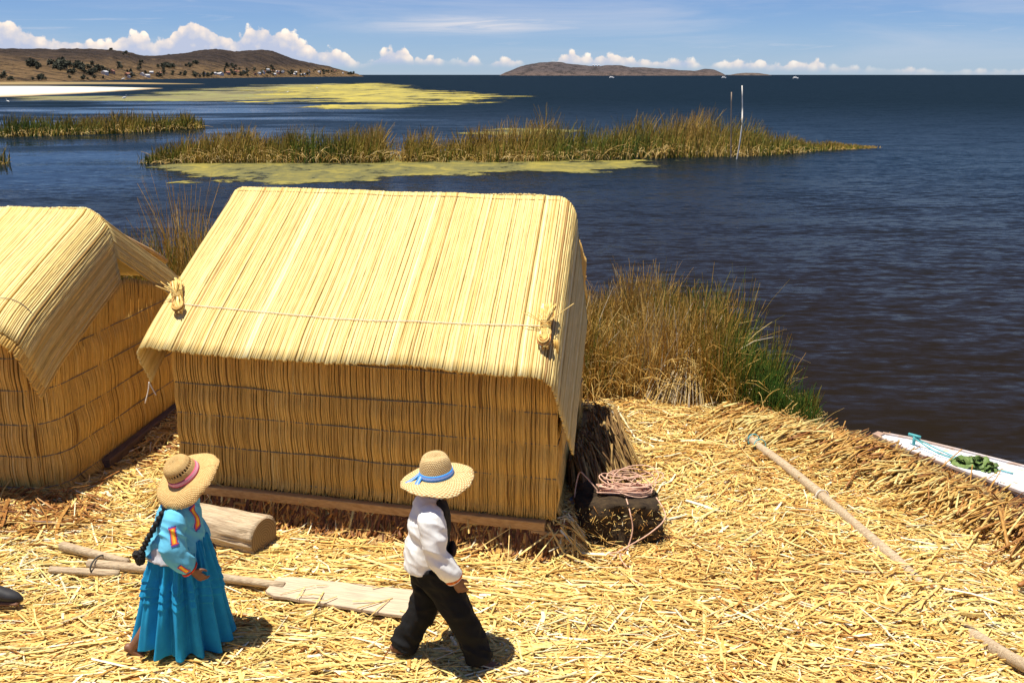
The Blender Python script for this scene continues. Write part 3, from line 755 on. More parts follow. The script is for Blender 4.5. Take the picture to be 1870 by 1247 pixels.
wall_mat_part(h2, hut2, "back_wall_mat", (3.30, 3.0), (.06, 3.0), .29, lambda f: 1.90, 180, WALL, ROWS[1:4], seed=44)
beam(hut2, "base_beam", h2.world(-.02, -.065, .245), h2.world(3.58, -.065, .245), .08, .085, BEAM)
beam(hut2, "base_beam", h2.world(3.52, .3, .235), h2.world(3.52, 3.0, .235), .07, .075, BEAM)
beam(hut2, "beam_end", h2.world(3.46, -.05, .19), h2.world(3.74, -.05, .19), .12, .035, BEAM)
for w_ in (-.12, 3.12):
    G = Geo(); G.add(*one_tube(h2.world(np.linspace(.1, 3.35, 6), np.full(6, w_), np.full(6, h2.zr - (1.5 - w_ if w_ < 0 else w_ - 1.5) * math.tan(h2.phi) - .09)), .03, 7)); link("eave_pole", G.mesh("eave_pole"), BEAM, hut2)
G = Geo(); G.add(*one_tube(h2.world(np.linspace(.15, 3.3, 6), np.full(6, 1.5), np.full(6, h2.zr - .1)), .035, 7)); link("ridge_pole", G.mesh("ridge_pole"), BEAM, hut2)
# tie cord across the roof
q = np.linspace(.08, 3.50, 50)
vv = 1.71 + .03 * np.sin(np.linspace(0, np.pi, 50)) + .006 * fbm(q * 2, 0, seed=2)
G = Geo(); G.add(*one_tube(h2.roof(q, vv, -1, .018), .0035, 5)); link("roof_cord", G.mesh("roof_cord"), WHITECORD, hut2)
# stitching cords just below the ridge and above the eave
for v_ in (.05,):
    q = np.linspace(h2.uL - .1, h2.uR + .1, 90); G = Geo(); G.add(*one_tube(h2.roof(q, np.maximum(v_, h2.fold(q)[1] * math.tan(h2.phi) + .04), -1, .012), .004, 5)); link("stitch_cord", G.mesh("stitch_cord"), BEAM, hut2)
# loose white string ends under the left flap
for k, (dx, dz) in enumerate([(-.05, -.2), (.06, -.12)]):
    b0 = h2.roof(np.array([h2.uL - h2.tL + .03]), np.array([h2.L]), -1)[0]
    G = Geo(); G.add(*one_tube(smooth_path([b0, b0 + [dx * .3, 0, dz * .4], b0 + [dx, -.02, dz]], 8), .006, 5)); link("string_end", G.mesh("string_end"), WHITECORD, hut2)
reparent(hut2)

# --- the hut at the left edge
h1 = HutFrame(A1, U1, W1, 3.0, 2.63, .33, .04, -4.6, -.44, .3, .84, 200, 82, 0, .30, 0); h1.setphi(1.84)
p = h1.world(-2.0, 1.5, .14)
hut1 = empty("reed_hut", tuple(p), "reed hut cut off by the left edge of the picture, gable end showing", "hut", "totora reed huts")
roof_mat_part(h1, -1, hut1, "roof_mat", 290, 22, ROOF)
roof_mat_part(h1, -1, hut1, "under_mat", 225, 12, WALL, dv=.10, lift=-.035)
h1b = HutFrame(A1, U1, W1, 3.0, 2.63, .33, .04, -4.6, -.44, .3, .62, 200, 82, 0, .30, 0); h1b.setphi(1.62)
roof_mat_part(h1b, 1, hut1, "roof_mat", 225, 16, ROOF)
R1 = [.13, .45, .78, 1.11, 1.44]
arc = [(-.42 + .30 * math.sin(a), .30 - .30 * math.cos(a)) for a in np.linspace(0, math.pi / 2, 8)]
path = [(-4.6, 0)] + arc + [(-.12, 3.0)]
Lp = 4.3 + .30 * math.pi / 2 + 2.7
def top1(f):
    s_ = f * Lp
    if s_ < 3.95: return 1.86
    if s_ < 4.4: return 1.86 - (s_ - 3.95) / .45 * .42
    w_ = min(3.0, max(0.0, s_ - 4.4 - .2)); return min(1.44 + (1.5 - abs(w_ - 1.5)) * .30, 1.88)
wall_mat_part(h1, hut1, "wall_mat", None, None, .03, top1, 640, WALL, R1, seed=51, path=path)
wall_mat_part(h1, hut1, "back_wall_mat", (-.12, 3.0), (-4.6, 3.0), .13, lambda f: 1.38, 200, WALL, R1[1:4], seed=52)
wall_mat_part(h1, hut1, "gable_wall_mat", (-4.6, 3.0), (-4.6, 0), .13, lambda f: top1((4.6 + f * 2.7) / Lp), 150, WALL, R1[1:4], seed=53)
beam(hut1, "base_beam", h1.world(-.04, .75, .09), h1.world(-.07, 3.2, .13), .09, .10, DARKWOOD)
for sd in (-1, 1):      # gable rafters seen under the folded roof
    q = np.linspace(.05, h1.L - .1, 6); pts = h1.roof(np.full(6, h1.uR + .06), q, sd, -.07)
    G = Geo(); G.add(*one_tube(pts, .032, 7)); link("rafter", G.mesh("rafter"), BEAM, hut1)
G = Geo(); G.add(*one_tube(h1.world(np.linspace(-4.6, -.45, 6), np.full(6, 1.5), np.full(6, h1.zr - .13)), .035, 7)); link("ridge_pole", G.mesh("ridge_pole"), BEAM, hut1)
q = np.linspace(-1.6, h1.uR + h1.tR * .95, 60); vv = 1.72 + .0 * q - .10 * np.exp(-((q + .35) / .35) ** 2)
G = Geo(); G.add(*one_tube(h1.roof(q, vv, -1, .018), .0035, 5)); link("roof_cord", G.mesh("roof_cord"), CORD, hut1)
reparent(hut1)

# --- tied reed bundles weighing the roof cord of the large hut
def roof_bundle(ua, v, label, seed, size=1.0, tilt=0.0):
    g = np.random.default_rng(seed)
    c = h2.roof(np.array([ua]), np.array([v]), -1, .06)[0]
    e = h2.roof(np.array([ua]), np.array([v + .3]), -1, .06)[0]; dn = (e - c) / np.linalg.norm(e - c)
    si = np.array([*h2.U, 0.]); nn = np.cross(si, dn); nn = nn if nn[2] > 0 else -nn
    dn = dn * math.cos(tilt) + si * math.sin(tilt); si = np.cross(dn, nn)
    root = empty("reed_bundle", tuple(c), label, "reed bundle", "tied reed bundles on the roof of the large hut")
    n = 46; t = np.linspace(-1, 1, 9)
    r0 = np.sqrt(g.random(n)) * .055; a0 = g.uniform(0, 2 * np.pi, n)
    P = np.zeros((n, 9, 3)); L = .19 * size
    for i in range(n):
        s_ = np.where(t < 0, .75 + .5 * abs(t), 1 - .35 * np.abs(t) ** 2) * (1 - .5 * np.exp(-(t / .22) ** 2))
        ln = L * g.uniform(.75, 1.15)
        off = np.outer(r0[i] * s_ * math.cos(a0[i]), si) + np.outer(.6 * r0[i] * s_ * math.sin(a0[i]) + .0, nn)
        P[i] = np.outer(t * ln, dn) + off + g.normal(0, .004, (9, 3))
    m_ = strand_mesh("reeds", P, .0085 * np.ones((n, 9)), np.clip(g.normal(.6, .22, n), 0, 1), 4, flat=.6); tag(link("reeds", m_, LITTER, root), kind='stuff')
    # stems folded back into a loop at the lower end
    n2 = 14; P2 = np.zeros((n2, 10, 3)); th = np.linspace(-.5, math.pi + .5, 10)
    for i in range(n2):
        rr = g.uniform(.02, .055); P2[i] = np.outer(np.cos(th) * rr, si) + np.outer(L * .7 + np.sin(th) * rr * 1.3, dn) + np.outer(.02 + g.normal(0, .015) + 0 * th, nn)
    tag(link("loop", strand_mesh("loop", P2, .007 * np.ones((n2, 10)), np.clip(g.normal(.45, .25, n2), 0, 1), 4, flat=.7), LITTER, root), kind='stuff')
    n3 = 5; th = np.linspace(0, 2 * np.pi, 17); P3 = np.zeros((n3, 17, 3))
    for i in range(n3): P3[i] = np.outer(np.cos(th) * .042, si) + np.outer(np.sin(th) * .034, nn) + np.outer((-.05 + i * .016) * size + .008 * np.sin(th), dn)
    link("tie", strand_mesh("tie", P3, .006 * np.ones((n3, 17)), g.uniform(.5, .9, n3), 4), LITTER, root)
    n4 = 9; P4 = np.zeros((n4, 5, 3)); tt = np.linspace(0, 1, 5)
    for i in range(n4):
        d_ = -dn * g.uniform(.5, 1) + si * g.normal(0, .6) + nn * g.uniform(.1, .5); P4[i] = np.outer(tt * g.uniform(.08, .24), d_) + nn * .03
    tag(link("stray_reeds", strand_mesh("stray_reeds", P4, .004 * np.ones((n4, 5)), g.uniform(.5, .9, n4), 4), LITTER, root), kind='stuff')
roof_bundle(.12, 1.66, "tied reed bundle on the left end of the large hut's roof", 61, 1.1, .5)
roof_bundle(3.50, 1.74, "tied reed bundle with stray ends on the right end of the large hut's roof", 62, 1.1, .02)

# ------------------------------------------------------------------ loose straw on the island floor
def litter(name, n, region, label, mat, seed, length, width, angle, z_off, rnd_mean, rnd_sd, tilt=.04, keepf=None, K=3, curl=.06):
    g = np.random.default_rng(seed)
    x = g.uniform(region[0], region[1], n); y = g.uniform(region[2], region[3], n)
    k = sdist(x, y) > -.05
    if keepf is not None: k &= keepf(x, y, g)
    x, y = x[k], y[k]; n = len(x)
    ang = angle(x, y, g); ln = np.clip(g.lognormal(math.log(length), .55, n), .05, length * 4)
    t = np.linspace(-.5, .5, K)[None]
    cv = g.normal(0, curl, n)[:, None] * ln[:, None] * (4 * t ** 2)
    dx, dy = np.cos(ang)[:, None], np.sin(ang)[:, None]
    P = np.zeros((n, K, 3))
    P[..., 0] = x[:, None] + dx * t * ln[:, None] - dy * cv; P[..., 1] = y[:, None] + dy * t * ln[:, None] + dx * cv
    zc = zg(P[..., 0], P[..., 1])
    zl = np.maximum(zc, zc.mean(1, keepdims=True) - .05)
    P[..., 2] = zl + (g.random(n) ** 1.6 * z_off)[:, None] + (g.normal(0, tilt, n)[:, None] * t * ln[:, None])
    rnd = np.clip(rnd_mean(x, y) + g.normal(0, rnd_sd, n), 0, 1)
    wd = width * g.lognormal(0, .38, n)
    r = np.minimum(wd / 2, ln * .2)[:, None] * np.ones((1, K)); r[:, 0] *= .85; r[:, -1] *= g.uniform(.5, 1, n)
    o = link(name, strand_mesh(name, P, r, rnd, 3, flat=.5, cap=False, spin=g.normal(0, .5, n), smooth=False), mat)
    return tag(o, label, "straw", kind='stuff')

def hut_free(x, y, g):
    u, w = uv2(x, y); u1, w1 = uv1(x, y)
    return ~(((u > .05) & (u < 3.6) & (w > .05) & (w < 3.0)) | ((u1 < -.05) & (w1 > .05) & (w1 < 3)))
def in_view(x, y, g):
    u, w = uv2(x, y); tr = (u > -.15) & (u < 3.7) & (w > -.36) & (w < .1)
    ox, oy = x + 1.25, y - 6.955; bl = (np.abs(ox * .97 - oy * .243) < .72) & (np.abs(ox * .243 + oy * .97) < .16); pk = np.hypot(x - .93, y - 8.3) < .34
    return hut_free(x, y, g) & (np.abs(x) < .56 * (y + .9) + .4) & ~(tr & (g.random(len(x)) < .93)) & ~(bl & (g.random(len(x)) < .93)) & ~pk
def flow(x, y, g):
    """main lay of the straw: along the paths, fanning out near the shore"""
    a = .45 * fbm(x * .55, y * .55, seed=71, o=2) + .05
    d = sdist(x, y); out = sstep(d, 1.6, .2) * (x > 1.5)
    a = a * (1 - out) + .62 * out
    return a + g.normal(0, .72 - .35 * out, len(x)) + (g.random(len(x)) < .30) * g.uniform(-1.5, 1.5, len(x))
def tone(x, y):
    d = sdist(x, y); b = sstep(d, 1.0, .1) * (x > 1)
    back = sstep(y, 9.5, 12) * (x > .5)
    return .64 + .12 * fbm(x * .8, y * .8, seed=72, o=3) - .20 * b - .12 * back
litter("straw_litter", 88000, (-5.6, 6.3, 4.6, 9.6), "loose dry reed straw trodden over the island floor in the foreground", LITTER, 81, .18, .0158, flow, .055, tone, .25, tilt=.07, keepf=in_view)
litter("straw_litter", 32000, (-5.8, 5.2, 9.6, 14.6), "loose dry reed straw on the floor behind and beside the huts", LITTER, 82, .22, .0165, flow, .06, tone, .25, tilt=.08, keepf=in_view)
# long stems laid along the front of the large hut and in the foreground left
litter("long_reed_stems", 2200, (-3.6, 1.6, 6.9, 8.5), "long dry reed stems laid along the front of the large hut", LITTER, 83, .62, .016, lambda x, y, g: -.12 + g.normal(0, .18, len(x)), .055, lambda x, y: .66 + 0 * x, .14,
       keepf=lambda x, y, g: hut_free(x, y, g) & (uv2(x, y)[1] < -.42) & (uv2(x, y)[1] > -1.35) & ~((np.abs((x + 1.25) * .97 - (y - 6.955) * .243) < .72) & (np.abs((x + 1.25) * .243 + (y - 6.955) * .97) < .17)), curl=.05, K=5)
litter("long_reed_stems", 1500, (-4.4, .5, 5.2, 6.5), "long greenish reed stems strewn along the bottom of the picture", LITTER, 84, .50, .0155, lambda x, y, g: .14 + g.normal(0, .22, len(x)), .05, lambda x, y: .78 + 0 * x, .14, keepf=in_view, K=5)
litter("brown_stems", 900, (-5.4, -3.9, 8.15, 8.85), "brown reed stems lying under the front of the left hut", FRINGE, 86, .34, .017, lambda x, y, g: g.choice([1.2, -.1, -1.1], len(x)) + g.normal(0, .35, len(x)), .07, lambda x, y: .38 + 0 * x, .2, keepf=hut_free, tilt=.12, K=4)
# browned stems pointing outwards along the right shore
def shore_fringe():
    g = np.random.default_rng(91); n = 9500
    S = np.array([(3.3, 12.3), (3.62, 11.35), (4.15, 10.75), (4.58, 9.9), (4.92, 9.1), (5.22, 8.3), (5.6, 7.2), (6.0, 5.9)])
    seg = np.r_[0, np.cumsum(np.hypot(*np.diff(S, axis=0).T))]; s = g.random(n) * seg[-1]
    x = np.interp(s, seg, S[:, 0]); y = np.interp(s, seg, S[:, 1]); back = np.abs(g.normal(0, .42, n))
    x -= back * .78; y -= back * .62
    ln = np.clip(g.lognormal(math.log(.50), .42, n), .12, 1.1); a = .68 + g.normal(0, .26, n)
    t = np.linspace(-.5, .5, 5)[None]; P = np.zeros((n, 5, 3))
    P[..., 0] = x[:, None] + np.cos(a)[:, None] * t * ln[:, None]; P[..., 1] = y[:, None] + np.sin(a)[:, None] * t * ln[:, None]
    zz = zg(P[..., 0], P[..., 1]); zz = np.maximum(zz, zz.mean(1, keepdims=True) - .03)
    P[..., 2] = np.maximum(zz, -.30) + .02 + (.05 * sstep(y, 10.9, 10.2) * sstep(y, 7.0, 8.0))[:, None] + (g.random(n) * .10)[:, None] + g.normal(.10, .12, n)[:, None] * t * ln[:, None] - .12 * np.clip(t, 0, 1) ** 2 * ln[:, None]
    rnd = np.clip(.47 + .22 * fbm(s * 1.3, 0, seed=6) + .25 * (back > .5) + g.normal(0, .2, n), 0, 1)
    r = (.0105 * g.lognormal(0, .3, n))[:, None] * np.linspace(1, .7, 5)[None]
    tag(link("shore_reeds", strand_mesh("shore_reeds", P, r, rnd, 5, flat=.6), FRINGE), "browned reed stems pointing out over the water along the right shore", "straw", kind='stuff')
shore_fringe()

# cut stems packed into the raised beds the huts stand on
def bed_face(name, frame, path, n, zlo, zhi, label, seed, outw, mean, ext=(.1, .5)):
    g = np.random.default_rng(seed); path = np.asarray(path, float)
    seg = np.r_[0, np.cumsum(np.hypot(*np.diff(path, axis=0).T))]; s = g.random(n) * seg[-1]
    u = np.interp(s, seg, path[:, 0]); w = np.interp(s, seg, path[:, 1])
    k = np.clip(np.searchsorted(seg, s) - 1, 0, len(path) - 2); d = path[k + 1] - path[k]; d /= np.linalg.norm(d, axis=1, keepdims=True)
    nu, nw = d[:, 1], -d[:, 0]
    f = g.random(n); z = zlo + (zhi - zlo) * f; ln = g.uniform(*ext, n)
    o = outw * (1 - f) * .8
    a = g.normal(0, .75, n)                       # along the face
    t = np.linspace(0, 1, 4)[None]
    du = nu[:, None] * np.cos(a)[:, None] + d[:, 0][:, None] * np.sin(a)[:, None]; dw = nw[:, None] * np.cos(a)[:, None] + d[:, 1][:, None] * np.sin(a)[:, None]
    reach = ln[:, None] * t * .55
    uu = u[:, None] + nu[:, None] * (o - .06)[:, None] + du * reach; ww = w[:, None] + nw[:, None] * (o - .06)[:, None] + dw * reach
    P = frame.world(uu, ww, z[:, None] - ln[:, None] * t ** 2 * g.uniform(.1, .8, n)[:, None] + .03 * t)
    P[..., 2] = np.maximum(P[..., 2], zg(P[..., 0], P[..., 1]) + .008)
    r = (.009 * g.lognormal(0, .3, n))[:, None] * np.ones((1, 4))
    tag(link(name, strand_mesh(name, P, r, np.clip(g.normal(mean, .25, n), 0, 1), 5, flat=.8), FRINGE), label, "straw", kind='stuff')
bed_face("packed_stems", h2, [(-.3, 3), (-.16, -.06), (3.75, -.06), (3.8, 1.0)], 2300, -.02, .15, "cut reed stems packed into the raised bed under the large hut", 95, .22, .33, (.06, .34))
bed_face("packed_stems", h1, [(-3.0, -.14), (-.1, -.14), (.22, .2), (.24, 3.2)], 2300, .0, .06, "brown cut stems sticking out under the hut at the left edge", 96, .30, .36, (.15, .55))

# reeds heaped against the right end of the large hut
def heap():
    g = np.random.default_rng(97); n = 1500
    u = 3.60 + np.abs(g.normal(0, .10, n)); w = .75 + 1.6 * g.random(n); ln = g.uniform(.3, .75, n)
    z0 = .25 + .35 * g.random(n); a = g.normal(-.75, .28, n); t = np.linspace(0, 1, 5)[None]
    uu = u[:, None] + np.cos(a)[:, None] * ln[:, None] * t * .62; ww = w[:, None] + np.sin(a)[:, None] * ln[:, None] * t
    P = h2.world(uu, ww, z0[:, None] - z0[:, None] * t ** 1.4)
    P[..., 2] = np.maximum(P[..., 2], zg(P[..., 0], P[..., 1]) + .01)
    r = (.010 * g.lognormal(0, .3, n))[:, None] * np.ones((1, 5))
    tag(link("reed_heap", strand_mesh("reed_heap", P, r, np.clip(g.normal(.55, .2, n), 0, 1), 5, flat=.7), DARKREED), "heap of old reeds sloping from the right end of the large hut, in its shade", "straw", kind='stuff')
heap()

# ------------------------------------------------------------------ clumps of growing sedge on the island edge
def sedge(name, poly, n, h, label, seed, tonef, hf=None, deadp=.35, rad=.0085, mat=SEDGE):
    g = np.random.default_rng(seed); poly = np.asarray(poly, float); mn, mx = poly.min(0), poly.max(0)
    x = g.uniform(mn[0], mx[0], n * 4); y = g.uniform(mn[1], mx[1], n * 4)
    d = sdist(x, y, poly); k = d + .18 * fbm(x * 2, y * 2, seed=seed) > 0; x, y, d = x[k][:n], y[k][:n], d[k][:n]; n = len(x)
    tuft = fbm(x * 1.6, y * 1.6, seed=seed + 1, o=3)
    hh = h * (hf(x, y) if hf else 1.0) * (1 + .42 * tuft) * g.uniform(.4, 1.1, n)
    dead = (g.random(n) < deadp) & ((x < 2.8) | (g.random(n) < .35))
    lean = g.normal(0, .13, (n, 2)); lean[dead] = g.normal(0, .36, (dead.sum(), 2))
    bent = np.where(dead, g.uniform(.1, .9, n), g.uniform(0, .15, n)); hh = np.where(dead, hh * g.uniform(.6, 1.0, n), hh)
    base = np.stack([x, y, np.maximum(zg(x, y), WATER_Z) - .05], -1)
    rnd = np.where(dead, np.clip(g.normal(.82, .09, n), 0, 1), np.clip(tonef(x, y) + .22 * tuft + g.normal(0, .15, n), 0, 1))
    P, r = blades(n, base, hh, lean, 1.7, rad * g.uniform(.5, 1.4, n), rnd, 6, bent)
    return tag(link(name, strand_mesh(name, P, r, rnd, 3, cap=False, spin=g.uniform(0, 6, n)), mat), label, "reeds", kind='stuff')
grn = lambda x, y: .70 - .50 * sstep(x - .12 * (y - 12) + .5 * fbm(x * 2.3, y * 2.3, seed=140, o=2), 1.0, 3.7)
sedge("sedge_clump", [(.95, 12.0), (1.1, 13.2), (.9, 14.6), (2.4, 15.2), (3.15, 14.2), (3.5, 13.0), (3.75, 11.9), (3.72, 11.35), (3.2, 11.6), (2.4, 12.1), (1.7, 12.0)], 19000, 1.18,
      "bushy clump of brown and green sedge right of the large hut", 101, grn, hf=lambda x, y: .75 + .28 * sstep(y, 11.6, 13.6), deadp=.42)
sedge("sedge_clump", [(.55, 12.3), (.5, 14.2), (1.3, 14.6), (1.5, 13), (1.2, 12.1)], 4800, 1.15, "golden brown grass clump close behind the large hut's right end", 102, lambda x, y: .66 + 0 * x, deadp=.5)
sedge("sedge_clump", [(3.0, 11.7), (3.4, 12.6), (3.85, 12.2), (3.85, 11.2), (3.6, 11.15)], 2600, .55, "short bright green sedge at the water's edge", 103, lambda x, y: .22 + 0 * x, deadp=.25)
sedge("sedge_clump", [(-6.6, 14.3), (-6.0, 15.5), (-4.6, 15.7), (-3.9, 14.9), (-4.2, 14.2)], 4200, 1.75, "olive grass clump seen between the two huts", 104, lambda x, y: .50 + 0 * x, deadp=.35)
# grey collapsed tussock
def tussock():
    g = np.random.default_rng(105); n = 1500; c = np.array([2.32, 12.5])
    a = g.uniform(0, 2 * np.pi, n); r0 = np.sqrt(g.random(n)) * .3
    t = np.linspace(0, 1, 7)[None]; reach = g.uniform(.1, .6, n)
    x = c[0] + np.cos(a)[:, None] * (r0[:, None] * .6 + reach[:, None] * t ** 1.1) * .95; y = c[1] + np.sin(a)[:, None] * (r0[:, None] * .6 + reach[:, None] * t ** 1.1)
    x = x + .12 * g.normal(0, 1, n)[:, None] * t
    top = .55 * (1 - (r0 / .42) ** 2)[:, None]
    z = top * (1 - t ** 2.2) + .06 * np.sin(t * np.pi) + g.normal(0, .02, n)[:, None]
    P = np.stack([x, y, z], -1); P[..., 2] = np.maximum(P[..., 2], zg(x, y) + .01)
    tag(link("tussock", strand_mesh("tussock", P, .006 * np.ones((n, 7)), np.clip(g.normal(.95, .07, n), .7, 1), 3, cap=False), SEDGE), "collapsed greyish tussock in front of the sedge clump", "reeds", kind='stuff')
tussock()

# ------------------------------------------------------------------ things lying about
# sawn log
def rough_cyl(p0, p1, r0, r1, n=26, k=10, amp=.04, seed=0, bend=(0, 0, 0)):
    p0, p1 = np.asarray(p0, float), np.asarray(p1, float); d = (p1 - p0); L = np.linalg.norm(d); d /= L
    a = np.cross(d, [0, 0, 1.]); a /= np.linalg.norm(a); b = np.cross(a, d)
    th = np.arange(n) / n * 2 * np.pi; f = np.linspace(0, 1, k)
    rr = (r0 + (r1 - r0) * f)[:, None] * (1 + amp * fbm(np.cos(th)[None] * 2 + seed, np.sin(th)[None] * 2, f[:, None] * L * 1.2, seed=seed, o=3))
    c = p0 + np.outer(f * L, d) + np.outer(np.sin(f * np.pi), bend)
    V = c[:, None] + rr[..., None] * (np.cos(th)[None, :, None] * a + np.sin(th)[None, :, None] * b)
    i = np.arange(k * n).reshape(k, n); nx = np.roll(i, -1, 1)
    Q = np.stack([i[:-1], nx[:-1], nx[1:], i[1:]], -1).reshape(-1, 4)
    V = V.reshape(-1, 3); V = np.vstack([V, c[0], c[-1]])
    T = np.concatenate([np.stack([nx[0], i[0], np.full(n, k * n)], -1), np.stack([i[-1], nx[-1], np.full(n, k * n + 1)], -1)])
    return V, Q, T
ENDWOOD, Te, be, _ = new_mat("log_end_mat")
te = Te.node('ShaderNodeTexCoord'); wv = Te.node('ShaderNodeTexWave', wave_type='RINGS', rings_direction='X'); Te.l.new(te.outputs['Object'], wv.inputs['Vector'])
wv.inputs['Scale'].default_value = 14; wv.inputs['Distortion'].default_value = 2; wv.inputs['Detail'].default_value = 3
Te.l.new(Te.mix(wv.outputs['Fac'], (.16, .105, .055, 1), (.28, .19, .10, 1)), be.inputs['Base Color']); be.inputs['Roughness'].default_value = .85
def log():
    p0 = np.array([-2.93, 8.22, .135]); p1 = np.array([-2.14, 7.86, .15])
    root = empty("log", (-2.5, 8.05, 0), "short thick sawn log lying beside the woman under the large hut's front wall", "log")
    d = p1 - p0; L = np.linalg.norm(d); rz = math.atan2(d[1], d[0])
    V, Q, T = rough_cyl((-L / 2, 0, 0), (L / 2, 0, .015), .172, .178, 90, 24, .06, 3); V = np.asarray(V); an = np.arctan2(V[:, 2], V[:, 1]); rr_ = np.hypot(V[:, 1], V[:, 2]); crack = np.clip(1 - np.abs(vnoise(an * 5, V[:, 0] * 1.6, 0, seed=5)) * 5, 0, 1) * .014 + .006 * vnoise(an * 14, V[:, 0] * 5, 0, seed=6); sq = (np.abs(np.cos(an)) ** 3 + np.abs(np.sin(an)) ** 3) ** (-1 / 3) * .93; k_ = sq * (1 - np.where(rr_ > .02, crack / np.maximum(rr_, .02), 0)); V[:, 1:] *= k_[:, None]
    o = link("trunk", make_mesh("trunk", V, Q, T), WOOD, root, tuple((p0 + p1) / 2 - np.array([-2.5, 8.05, 0]))); o.rotation_euler = (0, 0, rz)
    th = np.linspace(0, 2 * np.pi, 33)[:-1]; Ve = np.vstack([np.stack([np.full(32, 0), np.cos(th) * .165, np.sin(th) * .165], -1), np.stack([np.full(32, -.02), np.cos(th) * .165, np.sin(th) * .165], -1), [[.002, 0, 0]]])
    k = np.arange(32); Te_ = np.stack([k, (k + 1) % 32, np.full(32, 64)], -1); Qe = np.stack([k + 32, (k + 1) % 32 + 32, (k + 1) % 32, k], -1)
    e = link("sawn_end", make_mesh("sawn_end", Ve, Qe, Te_, smooth=False), ENDWOOD, root); e.location = Vector(p1 + d / L * .005) - Vector((-2.5, 8.05, 0)); e.rotation_euler = (0, 0, rz)
log()

def cord_ring(c, d, r, rc, n=18):
    d = np.asarray(d, float) / np.linalg.norm(d); a = np.cross(d, [0, 0, 1.]); a /= np.linalg.norm(a); b = np.cross(a, d); th = np.linspace(0, 2 * np.pi, n)
    return np.asarray(c) + np.outer(np.cos(th) * r, a) + np.outer(np.sin(th) * r, b)

# oar with a board blade and a crosswise tied handle
def oar():
    O = np.array([-2.2, 7.2, 0.]); root = empty("oar", tuple(O), "long wooden oar lying on the straw with plank blade and forked tied grip", "oar")
    a = np.array([-3.51, 7.505, .09]); b = np.array([-1.80, 7.10, .10]); d = (b - a) / np.linalg.norm(b - a)
    V, Q, T = rough_cyl(a - O, b - O, .038, .034, 14, 14, .10, 5, (0, .02, .0)); link("shaft", make_mesh("shaft", V, Q, T), WOOD, root)
    V, Q, T = rough_cyl(np.array([-3.86, 7.80, .10]) - O, np.array([-3.18, 7.50, .10]) - O, .042, .03, 14, 8, .12, 6); link("grip", make_mesh("grip", V, Q, T), WOOD, root)
    V, Q, T = rough_cyl(np.array([-3.82, 7.47, .05]) - O, np.array([-3.22, 7.40, .045]) - O, .03, .036, 14, 8, .12, 7); link("grip", make_mesh("grip", V, Q, T), WOOD, root)
    th = np.linspace(0, 2 * np.pi, 22); s = np.array([-d[1], d[0], 0])
    pts = np.array([-3.44, 7.50, .085]) - O + np.outer(np.cos(th) * .105, s) + np.outer(np.sin(th) * .06, [0, 0, 1]) + np.outer(np.linspace(0, .02, 22), d)
    G = Geo(); G.add(*one_tube(pts, .007, 6)); link("tie_cord", G.mesh("tie_cord"), BLACKCORD, root)
    # blade: a long board with a slightly uneven outline
    c0 = np.array([-1.91, 7.12]); c1 = np.array([-.60, 6.79]); dd = (c1 - c0); L = np.hypot(*dd); dd /= L; ss = np.array([-dd[1], dd[0]])
    k = 14; f = np.linspace(0, 1, k); hw = .135 + .055 * f ** .8; hw[0] = .10; g = np.random.default_rng(4)
    top = c0 + np.outer(f * L, dd) + ss * (hw + g.normal(0, .003, k))[:, None]; bot = c0 + np.outer(f * L, dd) - ss * (hw + g.normal(0, .003, k))[:, None]
    zt = .115 - .0 * f; V = np.vstack([np.c_[top, zt], np.c_[bot, zt - .012], np.c_[top, zt - .03], np.c_[bot, zt - .042]]) - O
    i = np.arange(k); q = []
    for j in range(k - 1):
        q += [[j, j + k, j + k + 1, j + 1], [j + 2 * k, j + 2 * k + 1, j + 3 * k + 1, j + 3 * k], [j, j + 1, j + 2 * k + 1, j + 2 * k], [j + k, j + 3 * k, j + 3 * k + 1, j + k + 1]]
    q += [[0, 2 * k, 3 * k, k], [k - 1, 2 * k - 1, 4 * k - 1, 3 * k - 1]]
    V = V - np.array([c0[0], c0[1], 0]) + O; rz = math.atan2(dd[1], dd[0]); Rm = np.array([[math.cos(rz), math.sin(rz), 0], [-math.sin(rz), math.cos(rz), 0], [0, 0, 1]])
    o = link("blade", make_mesh("blade", V @ Rm.T, q, smooth=False), PLANK, root, (c0[0] - O[0], c0[1] - O[1], 0)); o.rotation_euler = (0, 0, rz)
    bv = o.modifiers.new("bevel", 'BEVEL'); bv.width = .005; bv.segments = 1
    litter("loose_straw", 22, (-1.9, -.6, 6.6, 7.3), "single straws lying across the oar blade", LITTER, 88, .2, .013, lambda x, y, g: g.uniform(-.6, 1.6, len(x)), .01, lambda x, y: .75 + 0 * x, .15)
oar()
for o in bpy.data.objects:
    if o.name.startswith("loose_straw"): o.location.z = .10

